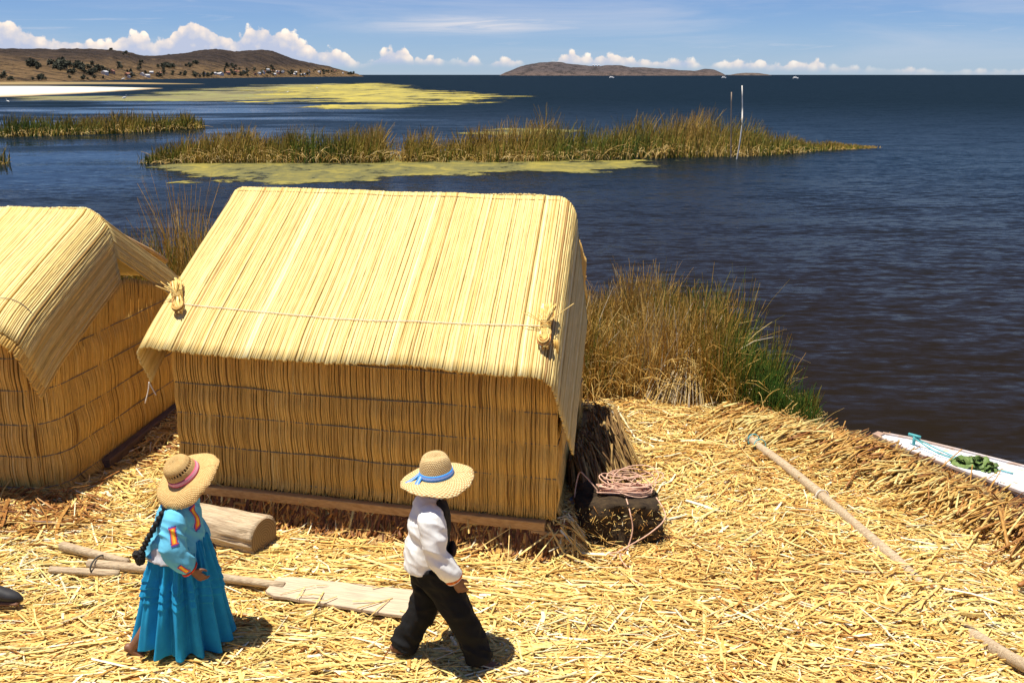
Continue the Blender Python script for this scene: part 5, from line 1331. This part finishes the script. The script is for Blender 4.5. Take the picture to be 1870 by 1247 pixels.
EMB, Tm, bm_, _ = new_mat("embroidery_mat")
pxy = Tm.math('MAXIMUM', Tm.math('ABSOLUTE', Tm.attr('px')), Tm.math('ABSOLUTE', Tm.attr('py')))
cst = Tm.ramp(Tm.math('ABSOLUTE', Tm.attr('px')), [(0, (.85, .62, .05)), (.18, (.9, .30, .02)), (.50, (.75, .06, .02)), (.68, (.10, .06, .32)), (.90, (.35, .5, .75))], 'CONSTANT')
cst2 = Tm.ramp(Tm.math('ABSOLUTE', Tm.attr('py')), [(0, (1, 1, 1)), (.78, (.75, .06, .02)), (.88, (.10, .06, .32))], 'CONSTANT')
Tm.l.new(Tm.mix(Tm.math('GREATER_THAN', Tm.math('ABSOLUTE', Tm.attr('py')), .78), cst, cst2), bm_.inputs['Base Color']); bm_.inputs['Roughness'].default_value = .8
REDTRIM = cloth_mat("red_trim_mat", (.72, .07, .03)); ORTRIM = plain_mat("orange_trim_mat", (.75, .28, .03), .8, scale=90, col2=(.55, .05, .03))

def man():
    root = empty("person", (-.55, 6.20, -.02), "person walking in white shirt and black trousers, wide straw hat with blue ribbon", "person", rz=R(6))
    G = Geo()
    head(G, (.05, 0, 1.375), (1, 0, 0), 1.0, -.12)
    loft(G, [(-.02, 0, .74), (-.02, 0, .88), (0, 0, 1.08), (.0, 0, 1.20), (.01, 0, 1.28)], [(.10, .14), (.10, .135), (.105, .15), (.09, .16), (.05, .06)], n=20)
    SR, ER, WR = (.0, -.18, 1.215), (.03, -.225, .98), (.15, -.215, .775); SL, EL, WL = (.0, .18, 1.215), (-.04, .23, .98), (.06, .22, .77)
    for S, E_, W_ in ((SR, ER, WR), (SL, EL, WL)): loft(G, [(S[0], S[1] * .7, S[2] + .01), S, tuple((np.array(S) + E_) / 2), E_, tuple((np.array(E_) + W_) / 2), W_], [.05, .052, .045, .036, .035, .026], ref=(1, 0, 0), n=12)
    hand(G, WR, (.45, .05, -.9), (.2, .95, 0), (1, 0, .2), 1.0, .8); hand(G, WL, (.3, 0, -.95), (.1, -1, 0), (1, 0, .2), 1.0, .8)
    HR, KR, AR = (-.02, -.09, .80), (.19, -.10, .46), (.33, -.10, .095); HL, KL, AL = (-.03, .09, .80), (-.03, .09, .45), (-.23, .09, .13)
    for H_, K_, A_ in ((HR, KR, AR), (HL, KL, AL)): loft(G, [H_, tuple((np.array(H_) + K_) / 2), K_, tuple((np.array(K_) + A_) / 2 + [-.015, 0, .03]), A_], [.085, .072, .052, .05, .036], n=14)
    foot(G, AR, R(-14), R(2)); foot(G, AL, R(-6), R(30))
    V, Q, T, N = remeshed(G, .006, 3, .4); link("body", make_mesh("body", V, Q, T), SKIN, root)
    # trousers
    G = Geo(); loft(G, [(-.02, 0, .70), (-.02, 0, .80), (-.015, 0, .90)], [(.125, .165), (.13, .165), (.12, .15)], n=22)
    loft(G, [(-.02, -.085, .82), (.07, -.095, .66), (.175, -.10, .46), (.255, -.10, .28), (.315, -.10, .10)], [.115, .108, .095, .092, .098], n=18, bulge=False)
    loft(G, [(-.03, .085, .82), (-.035, .09, .64), (-.05, .09, .45), (-.13, .09, .28), (-.215, .09, .12)], [.115, .105, .095, .092, .10], n=18, bulge=False)
    cloth_obj("trousers", G, root, cloth_mat("black_cloth_mat", (.008, .008, .009), .3), .008, 3, .010, 3, (8, 8, 6))
    # shirt with sleeves
    G = Geo(); loft(G, [(-.03, 0, .79), (-.03, 0, .90), (-.02, 0, 1.02), (-.01, 0, 1.14), (0, 0, 1.235), (.015, 0, 1.29)], [(.155, .185), (.148, .18), (.138, .18), (.125, .19), (.098, .175), (.06, .075)], n=28, power=2.2, bulge=False)
    loft(G, [(0, -.13, 1.225), (.0, -.185, 1.20), (.015, -.215, 1.09), (.03, -.232, .97), (.095, -.228, .87), (.14, -.218, .795)], [.07, .08, .078, .075, .07, .055], n=16, bulge=False)
    loft(G, [(0, .13, 1.225), (.0, .185, 1.20), (-.02, .215, 1.09), (-.04, .236, .97), (.01, .232, .87), (.05, .222, .79)], [.07, .08, .078, .075, .07, .055], n=16, bulge=False)
    shirt, V, Q, T, N = cloth_obj("shirt", G, root, cloth_mat("white_cloth_mat", (.82, .82, .80), .02), .007, 3, .0095, 7, (7, 7, 4))
    wd = np.array([.14 - .095, .01, .795 - .87]); wd /= np.linalg.norm(wd)
    pts = cord_ring((.139, -.2185, .797), wd, .056, .02, 20); Vr, Qr, Tr = one_tube(pts, .012, 8, flat=1.6, ref=wd); link("cuff_band", make_mesh("cuff_band", Vr, Qr, Tr), ORTRIM, shirt)
    pts = cord_ring((.146, -.2175, .780), wd, .055, .02, 20); Vr, Qr, Tr = one_tube(pts, .006, 8); link("cuff_edge", make_mesh("cuff_edge", Vr, Qr, Tr), cloth_mat("cuff_white_mat", (.75, .75, .74)), shirt)
    # dark waistcoat panels over the chest
    q = Q[((V[:, 0] > .035 + .0 * V[:, 2]) & (V[:, 2] > .83) & (V[:, 2] < 1.29) & (np.abs(V[:, 1]) < .165) & (N[:, 0] > -.25))[Q].all(1)]; u = np.unique(q); rem = np.full(len(V), -1); rem[u] = np.arange(len(u))
    ve = link("waistcoat", make_mesh("waistcoat", V[u] + N[u] * .008, rem[q]), cloth_mat("waistcoat_mat", (.018, .017, .018), .3), root); sm = ve.modifiers.new("thick", 'SOLIDIFY'); sm.thickness = .006
    G = Geo(); loft(G, [(.14, -.06, .96), (.142, -.06, .92), (.14, -.06, .88)], [(.022, .05), (.03, .06), (.022, .05)], n=14); V, Q, T, N = remeshed(G, .008, 3); link("pouch", make_mesh("pouch", V, Q, T), cloth_mat("pouch_mat", (.035, .016, .013), .3), root)
    # collar
    pts = cord_ring((.015, 0, 1.295), (.15, 0, 1), .068, .02, 22); Vr, Qr, Tr = one_tube(pts, .018, 8, flat=.5, ref=(0, 0, 1)); link("collar", make_mesh("collar", Vr, Qr, Tr), cloth_mat("collar_mat", (.74, .74, .73)), shirt)
    G = Geo(); ball(G, (.03, 0, 1.395), (.102, .084, .098), 20); V, Q, T, N = remeshed(G, .008, 1); k = (V[:, 0] < .075) | (V[:, 2] > 1.44); q = Q[k[Q].all(1)]; link("hair", make_mesh("hair", V, q), HAIR, root)
    M = tilt_matrix((-.10, -.06, 1.0)); c = np.array([.045, 0, 1.437])
    hm = hat_mat("man_hat_mat", (.86, .68, .36), (.46, .28, .11), 46, 95, 1.0); rm = ribbon_mat("blue_ribbon_mat", (.05, .17, .62), (.03, .30, .78), (.55, .70, .88), 13)
    h = hat(root, c, M, .245, .108, .150, hm, rm, .012, .6, pinch=.03)
    for k, (a0, a1) in enumerate([(R(186), R(190)), (R(206), R(228))]):       # ribbon ends lying over the brim at the back
        f = np.linspace(0, 1, 10); r = .112 + (.105 if k else .10) * f; a = a0 + (a1 - a0) * f
        ctr = np.stack([r * np.cos(a), r * np.sin(a), .022 * (1 - f) ** 2 - .004 - .022 * f + .012], -1); tg = np.gradient(ctr, axis=0); sd = np.cross([0, 0, 1.], tg); sd /= np.linalg.norm(sd, axis=1, keepdims=True)
        V = np.concatenate([ctr + sd * .016, ctr, ctr - sd * .016]); i = np.arange(30).reshape(3, 10); Qn = np.stack([i[:-1, :-1], i[1:, :-1], i[1:, 1:], i[:-1, 1:]], -1).reshape(-1, 4)
        t_ = link("ribbon_end", make_mesh("ribbon_end", V @ M.T, Qn, attrs={'wa': np.tile(f, 3), 'wv': np.repeat([0, .5, 1], 10)}), rm, h); s_ = t_.modifiers.new("thick", 'SOLIDIFY'); s_.thickness = .003
man()

def woman():
    root = empty("person", (-2.33, 6.38, 0), "person in light blue blouse and pleated blue skirt, tilted straw hat with pink ribbon", "person", rz=R(8))
    G = Geo(); head(G, (.095, 0, 1.285), (1, 0, 0), .93, .02)
    loft(G, [(0, 0, .72), (0, 0, .86), (.02, 0, 1.0), (.03, 0, 1.09), (.05, 0, 1.17)], [(.12, .15), (.11, .135), (.12, .15), (.10, .15), (.05, .06)], n=20)
    SR, ER, WR = (.02, -.165, 1.085), (-.005, -.225, .89), (.115, -.215, .725); SL, EL, WL = (.03, .165, 1.085), (.02, .22, .89), (.13, .19, .73)
    for S, E_, W_ in ((SR, ER, WR), (SL, EL, WL)): loft(G, [(S[0], S[1] * .7, S[2] + .01), S, tuple((np.array(S) + E_) / 2), E_, tuple((np.array(E_) + W_) / 2), W_], [.045, .05, .043, .035, .033, .024], n=12)
    hand(G, WR, (.62, .05, -.75), (.25, .95, 0), (.6, 0, .6), .92, .9); hand(G, WL, (.5, -.1, -.8), (.1, -1, 0), (.6, 0, .6), .92, .9)
    for H_, K_, A_ in (((0, -.08, .74), (-.12, -.085, .42), (-.345, -.10, .125)), ((0, .08, .74), (.12, .08, .43), (.21, .08, .095))): loft(G, [H_, tuple((np.array(H_) + K_) / 2), K_, tuple((np.array(K_) + A_) / 2), A_], [.085, .075, .055, .05, .036], n=14)
    foot(G, (-.345, -.10, .125), R(-4), R(34), 1.0); foot(G, (.21, .08, .095), 0, R(3), .98)
    V, Q, T, N = remeshed(G, .006, 3, .4); link("body", make_mesh("body", V, Q, T), SKIN, root)
    # skirt: pleats with two stitched tucks
    nt, nh = 280, 130; th = np.arange(nt) / nt * 2 * np.pi; f = np.linspace(0, 1, nh)
    TH, F = np.meshgrid(th, f); s2w = 0; wob = .55 * vnoise(np.cos(TH) * 2.2, np.sin(TH) * 2.2, F * .6, seed=4) + .10 * vnoise(np.cos(TH) * 6, np.sin(TH) * 6, F * 2, seed=9)
    npl = 15; s = np.sin(npl * TH + 3.2 * wob); pl = np.sign(s) * np.abs(s) ** .75
    amp = (.008 + .036 * F ** .8) * (1 + .5 * vnoise(np.cos(TH) * 2.5, np.sin(TH) * 2.5, F, seed=31)); rx = .165 + .128 * F ** .75; ry = .155 + .125 * F ** .75
    step = np.zeros_like(F)
    for k, ft in enumerate((.40, .475, .55)): step += .012 * np.clip(1 - (ft - F) / .07, 0, 1) ** .7 * (F <= ft) * (F > ft - .07)
    rr = amp * pl + (.0045 + .006 * (1 - F)) * np.sin(43 * TH + 5 * vnoise(np.cos(TH) * 3, np.sin(TH) * 3, F * 1.5, seed=17)) + step + .012 * vnoise(np.cos(TH) * 1.5, np.sin(TH) * 1.5, F * 2, seed=2) * F
    cx = .01 - .03 * F; X = cx + (rx + rr) * np.cos(TH); Y = (ry + rr) * np.sin(TH)
    X = X + .03 * F ** 2 * np.where(np.cos(TH) > 0, np.cos(TH), 0) - .04 * F ** 2 * np.where(np.cos(TH) < 0, -np.cos(TH), 0) * np.clip(-np.sin(TH) + .6, 0, 1)
    hem = .095 + .03 * np.clip(-np.cos(TH) - .2, 0, 1) + .012 * np.sin(2 * TH + 1) + .012 * vnoise(np.cos(TH) * 3, np.sin(TH) * 3, 0, seed=8); Z = .885 + (hem - .885) * F
    i = np.arange(nt * nh).reshape(nh, nt); nx = np.roll(i, -1, 1); Q = np.stack([i[:-1], i[1:], nx[1:], nx[:-1]], -1).reshape(-1, 4)
    sk = link("skirt", make_mesh("skirt", np.stack([X, Y, Z], -1), Q), cloth_mat("blue_skirt_mat", (.014, .26, .50), .12), root); sm = sk.modifiers.new("thick", 'SOLIDIFY'); sm.thickness = .005
    # white underblouse showing at the waist
    G = Geo(); loft(G, [(-.05, 0, .755), (-.03, 0, .86)], [(.205, .205), (.17, .18)], n=24, bulge=False); cloth_obj("undershirt", G, root, cloth_mat("undershirt_mat", (.52, .52, .56), .05), .009, 4, .006, 21)
    BL = cloth_mat("light_blue_cloth_mat", (.13, .47, .68), .05)
    G = Geo(); loft(G, [(-.03, .01, .785), (-.012, 0, .89), (.005, 0, 1.0), (.02, 0, 1.08), (.035, 0, 1.135), (.045, 0, 1.18)], [(.22, .195), (.185, .178), (.155, .17), (.128, .168), (.095, .14), (.06, .07)], n=28, power=2.1, bulge=False)
    loft(G, [(.02, -.12, 1.10), (.02, -.175, 1.075), (.005, -.225, .97), (.01, -.245, .87), (.055, -.24, .80), (.095, -.225, .745)], [.062, .072, .082, .086, .08, .055], n=18, bulge=False)
    loft(G, [(.03, .12, 1.10), (.035, .175, 1.075), (.03, .22, .97), (.02, .23, .89), (.08, .21, .81), (.12, .195, .75)], [.065, .08, .088, .085, .075, .055], n=18, bulge=False)
    bl, V, Q, T, N = cloth_obj("blouse", G, root, BL, .007, 3, .0095, 15, (6.5, 6.5, 4))
    patch(bl, V, Q, N, (.025, -.27, 1.02), (1, 0, .12), (-.12, 0, 1), .024, .06, (.1, -1, .25), "embroidery", EMB)
    patch(bl, V, Q, N, (.075, -.29, .785), (.78, 0, .62), (-.62, 0, .78), .020, .042, (0, -1, .1), "embroidery", EMB)
    patch(bl, V, Q, N, (.145, -.07, 1.06), (.35, -1, .1), (.55, .1, -1), .026, .08, (1, -.4, .5), "embroidery", EMB, dep=.07)
    wd = np.array([.095 - .055, .015, .745 - .80]); wd /= np.linalg.norm(wd)
    pts = cord_ring((.097, -.2245, .742), wd, .056, .02, 20); Vr, Qr, Tr = one_tube(pts, .008, 8); link("cuff_trim", make_mesh("cuff_trim", Vr, Qr, Tr), REDTRIM, bl)
    # hair, braid and black pompon
    G = Geo(); ball(G, (.075, 0, 1.305), (.098, .082, .095), 20); V, Q, T, N = remeshed(G, .008, 1); k = (V[:, 0] < .105) | (V[:, 2] > 1.36); hr = link("hair", make_mesh("hair", V, Q[k[Q].all(1)]), HAIR, root)
    pts = smooth_path([(.0, -.06, 1.21), (-.055, -.105, 1.14), (-.10, -.135, 1.07), (-.155, -.15, .98), (-.195, -.155, .91), (-.225, -.16, .85)], 60); t = np.arange(60)
    Vr, Qr, Tr = one_tube(pts, 0.019 + .005 * np.sin(t * 1.25), 9); link("braid", make_mesh("braid", Vr, Qr, Tr), HAIR, hr)
    G = Geo(); ball(G, (-.255, -.165, .845), (.03, .03, .03), 14); ball(G, (-.235, -.17, .81), (.036, .036, .046), 14); ball(G, (-.225, -.165, .845), (.03, .03, .04), 12)
    V, Q, T, N = remeshed(G, .006, 1); V = V + N * (.006 * vnoise(V[:, 0] * 110, V[:, 1] * 110, V[:, 2] * 110))[:, None]; link("pompon", make_mesh("pompon", V, Q, T), HAIR, hr)
    M = tilt_matrix((-.42, -.36, .85)); c = np.array([.075, -.01, 1.345])
    hm = hat_mat("woman_hat_mat", (.86, .62, .27), (.52, .30, .10), 78, 120, .9); rm = ribbon_mat("pink_ribbon_mat", (.72, .22, .33), (.55, .06, .13), (.85, .55, .6), 22)
    hat(root, c, M, .235, .108, .135, hm, rm, .03, 2.0, holes=True, pinch=.0)
woman()

# ------------------------------------------------------------------ far shore: trees, houses, boats, birds
TREEM = plain_mat("far_tree_mat", (.058, .064, .046), .95, scale=.25, col2=(.085, .085, .058))
BARK = plain_mat("far_bark_mat", (.10, .07, .05), .9)
def tree_meshes(n):
    out = []
    for v in range(n):
        g = np.random.default_rng(300 + v); m = 210; d = g.normal(0, 1, (m, 3)); d /= np.linalg.norm(d, axis=1, keepdims=True)
        rad = g.random(m) ** .4 * (1 + .75 * vnoise(d[:, 0] * 2.2 + v, d[:, 1] * 2.2, d[:, 2] * 2.2, seed=v)); c = d * rad[:, None] * [.42, .42, .40] + [0, 0, .58]
        c[:, :2] *= (1.15 - .55 * c[:, 2:3]); a = g.normal(0, 1, (m, 3)); b = g.normal(0, 1, (m, 3)); a /= np.linalg.norm(a, axis=1, keepdims=True); b -= a * (a * b).sum(1, keepdims=True); b /= np.linalg.norm(b, axis=1, keepdims=True)
        s = g.uniform(.06, .13, (m, 1)); V = np.stack([c - a * s, c + b * s * .8, c + a * s, c - b * s * .8], 1).reshape(-1, 3)
        out.append(make_mesh("crown", V, np.arange(m * 4).reshape(-1, 4)))
    return out
TM = tree_meshes(5)
for t_ in TM: t_.materials.append(TREEM)
TV, TQ, TT = rough_cyl((0, 0, -.1), (0, 0, .6), .045, .02, 6, 3, 0, 1); TRUNK = make_mesh("trunk", TV, TQ, TT); TRUNK.materials.append(BARK)
def far_trees():
    g = np.random.default_rng(303)
    groups = [  # px, py centre, spread px, py, count, size m
        (70, 124, 12, 4, 12, 15), (110, 124, 16, 5, 26, 15), (150, 127, 14, 5, 18, 14), (170, 135, 10, 5, 8, 13), (128, 136, 9, 2, 5, 11), (206, 97.5, 4, 1, 3, 9), (234, 101, 8, 2, 5, 8), (310, 104, 10, 1, 3, 8),
        (190, 130, 12, 4, 6, 11), (215, 128, 10, 8, 6, 11), (250, 138, 25, 5, 9, 10), (255, 121, 10, 6, 6, 12), (305, 123, 14, 6, 14, 14), (290, 139, 12, 4, 7, 10), (352, 122, 10, 5, 9, 13), (335, 139, 22, 4, 12, 10), (385, 139, 25, 4, 14, 11),
        (425, 124, 12, 5, 10, 12), (440, 136, 25, 5, 18, 11), (490, 133, 25, 7, 22, 12), (540, 134, 25, 6, 20, 11), (590, 133, 20, 4, 14, 10), (640, 136, 10, 1.5, 9, 11), (15, 145, 12, 3, 6, 9), (85, 145, 25, 3, 6, 8), (150, 145, 30, 3, 7, 8)]
    k = 0
    for cx, cy, sx, sy, n, size in groups:
        for _ in range(n):
            px = cx + g.normal(0, sx * .55); py = cy + g.normal(0, sy * .6)
            if px > 655: continue
            t = np.linspace(.02, 1.0, 60); x, y, z = LH.at(np.full(60, px), t); el = 137 - (z - 4) / np.hypot(x, y) * 1948
            j = int(np.argmin(np.abs(el - py))); s = size * .52 * g.uniform(.6, 1.25) * (.55 + .45 * np.hypot(x[j], y[j]) / 1900)
            lab, grp = (("dark tree on the skyline of the far brown hill", "trees on the hill crest") if cy < 106 else
                        ("dark tree in the big grove on the left slope of the far hill", "grove on the left slope") if cx < 175 and cy < 132 else
                        ("dark tree low on the left foot of the far hill", "trees at the left foot of the hill") if cx < 175 else
                        ("dark tree on the middle slope of the far hill", "trees on the middle slope") if cx < 410 and cy < 132 else
                        ("dark tree by the shore below the middle of the far hill", "trees by the middle shore") if cx < 410 else
                        ("dark tree among the white houses of the far hill", "trees among the houses") if cx < 620 else
                        ("dark tree on the right tip of the far hill", "trees on the hill's right tip"))
            root = empty("tree", (x[j], y[j], z[j] - .3), lab, "tree", grp, rz=g.uniform(0, 6))
            o = link("crown", TM[k % 5], None, root); o.scale = (s * g.uniform(.9, 1.5), s, s * g.uniform(.75, 1.1)); o2 = link("trunk", TRUNK, None, root); o2.scale = (s, s, s); k += 1
far_trees()

def far_houses():
    g = np.random.default_rng(404); walls = [plain_mat("house_white_mat", (.75, .72, .68), .8), plain_mat("house_tan_mat", (.40, .28, .2), .8)]; roofs = [plain_mat("tin_roof_mat", (.55, .55, .57), .5), plain_mat("tile_roof_mat", (.32, .14, .09), .8)]
    V, Q = box((0, 0, .5), (1.4, 1, 1)); BW = make_mesh("wall", V, Q, smooth=False)
    Vr = [(-.75, -.58, .98), (.75, -.58, .98), (.75, .58, .98), (-.75, .58, .98), (-.75, 0, 1.42), (.75, 0, 1.42)]; BR = make_mesh("roof", Vr, [[0, 1, 5, 4], [2, 3, 4, 5], [3, 2, 1, 0]], [[0, 4, 3], [1, 2, 5]], smooth=False)
    W2_ = [BW.copy(), BW.copy()]; R2_ = [BR.copy(), BR.copy()]
    for i in range(2): W2_[i].materials.append(walls[i]); R2_[i].materials.append(roofs[i])
    names = [("tiny white house with tin roof among trees on the far hill", "white houses on the far hill"), ("tiny tan house among trees on the far hill", "tan houses on the far hill")]
    for k in range(46):
        px = g.normal(500, 55) if k > 12 else g.uniform(190, 420); py = g.uniform(130, 138.5) if px > 400 else g.uniform(134, 143)
        if px > 640: continue
        t = np.linspace(.02, .9, 60); x, y, z = LH.at(np.full(60, px), t); el = 137 - (z - 4) / np.hypot(x, y) * 1948; j = int(np.argmin(np.abs(el - py)))
        i = int(g.random() < .3); lab, grp = names[i]
        root = empty("house", (x[j], y[j], z[j] - .5), lab, "house", grp, rz=g.uniform(0, 3.1)); s = g.uniform(2.6, 4.6)
        for nm, me in (("wall", W2_[i]), ("roof", R2_[i])): o = link(nm, me, None, root); o.scale = (s, s, s * .8)
    for k, (px, t0) in enumerate([(1083, .93), (1088, .95), (1093, .93)]):
        x, y, z = IS.at(np.array([px]), np.array([t0])); root = empty("house", (x[0], y[0], z[0]), "tiny white house on the crest of the long island", "house", "white houses on the island")
        for nm, me in (("wall", W2_[0]), ("roof", R2_[0])): o = link(nm, me, None, root); o.scale = (6, 6, 6)
far_houses()

def motor_boat(px, d, label, s=1.0, rz=0.0):
    az = az_of(px); root = empty("motor_boat", (math.sin(az) * d, math.cos(az) * d, WATER_Z), label, "boat", rz=rz)
    WH = plain_mat("boat_white_mat", (.78, .78, .78), .5); DK = plain_mat("boat_window_mat", (.05, .06, .07), .2)
    k = 9; f = np.linspace(0, 1, k); hw = 1.1 * np.sin(np.clip(f * 1.15 + .35, 0, math.pi / 2 + 1) ) * np.where(f > .6, 1 - ((f - .6) / .4) ** 2, 1); V = []; Q = []
    for j in range(k): x = (f[j] - .45) * 8 * s; h = 1.0 + .5 * f[j] ** 2; V += [(x, hw[j] * s * .6, h * s), (x, -hw[j] * s * .6, h * s), (x, hw[j] * 1.2 * s, -.2), (x, -hw[j] * 1.2 * s, -.2)]
    for j in range(k - 1): a, b = 4 * j, 4 * j + 4; Q += [[a + 1, b + 1, b, a], [a, b, b + 2, a + 2], [a + 1, a + 3, b + 3, b + 1]]
    Q += [[0, 2, 3, 1]]; link("hull", make_mesh("hull", V, Q, smooth=False), WH, root)
    V, Q = box((-.6 * s, 0, 1.75 * s), (4.4 * s, 2.4 * s, 1.5 * s)); V[4:, :2] = (V[4:, :2] - [-.6 * s, 0]) * [.55, .25] + [-.6 * s, 0]; cb = link("cabin", make_mesh("cabin", V, Q, smooth=False), WH, root)
    V, Q = box((-.6 * s, 0, 1.95 * s), (2.2 * s, 1.56 * s, .26 * s)); link("window", make_mesh("window", V, Q, smooth=False), DK, cb)
    V, Q = box((-.8 * s, 0, 2.52 * s), (2.8 * s, 1.0 * s, .12 * s)); link("canopy", make_mesh("canopy", V, Q, smooth=False), WH, root)
    G = Geo(); G.add(*one_tube([(.4 * s, 0, 2.5 * s), (.4 * s, 0, 4.6 * s)], .05 * s, 6)); link("mast", G.mesh("mast"), WH, root)
motor_boat(1117, 1500, "white motor boat far out in front of the long island", 1.0, .2)
motor_boat(1322, 1500, "white motor boat far out at the right tip of the long island", .9, .1)
motor_boat(1453, 1350, "rightmost white motor boat alone on the horizon", .95, -.15)

WHB = plain_mat("white_feather_mat", (.80, .79, .76), .8); BILL = plain_mat("bill_mat", (.35, .25, .06), .6)
def bird(xy, z, label, s, rz):
    root = empty("white_bird", (xy[0], xy[1], z), label, "bird", rz=rz)
    G = Geo(); loft(G, [(-.26, 0, .30), (-.12, 0, .36), (.05, 0, .40), (.16, 0, .42)], [(.02, .03), (.085, .075), (.085, .07), (.04, .04)], ref=(0, 0, 1), n=10)
    loft(G, [(.14, 0, .42), (.22, 0, .52), (.18, 0, .62), (.22, 0, .70)], [.03, .022, .02, .028], ref=(0, 1, 0), n=8); V, Q, T, N = remeshed(G, .016, 2); o = link("body", make_mesh("body", V * s, Q, T), WHB, root)
    G = Geo(); G.add(*one_tube(np.array([(.23, 0, .70), (.30, 0, .69), (.36, 0, .68)]) * s, [.014 * s, .009 * s, .003 * s], 6)); link("bill", G.mesh("bill"), BILL, root)
    for y in (-.03, .03): G = Geo(); G.add(*one_tube(np.array([(0, y, .34), (.02, y, .17), (0, y, -.05)]) * s, .008 * s, 5)); link("leg", G.mesh("leg"), BILL, root)
for (px, py, lab, s, rz) in [(228, 185, "white egret standing in the shallows below the tip of the sand spit", 1.5, .3), (15, 191, "white egret at the left edge, below the sand spit", 1.2, 2.8), (526, 172, "white bird on the dull weed left of the yellow bank", 1.2, .5),
                             (579, 164, "white bird on the yellow weed bank, farther out", 1.3, 2.5), (226, 150, "large white bird on the far water beyond the sand spit", 5, .2)]:
    bird(wpt(px, py), WATER_Z + .02, lab, s, rz)
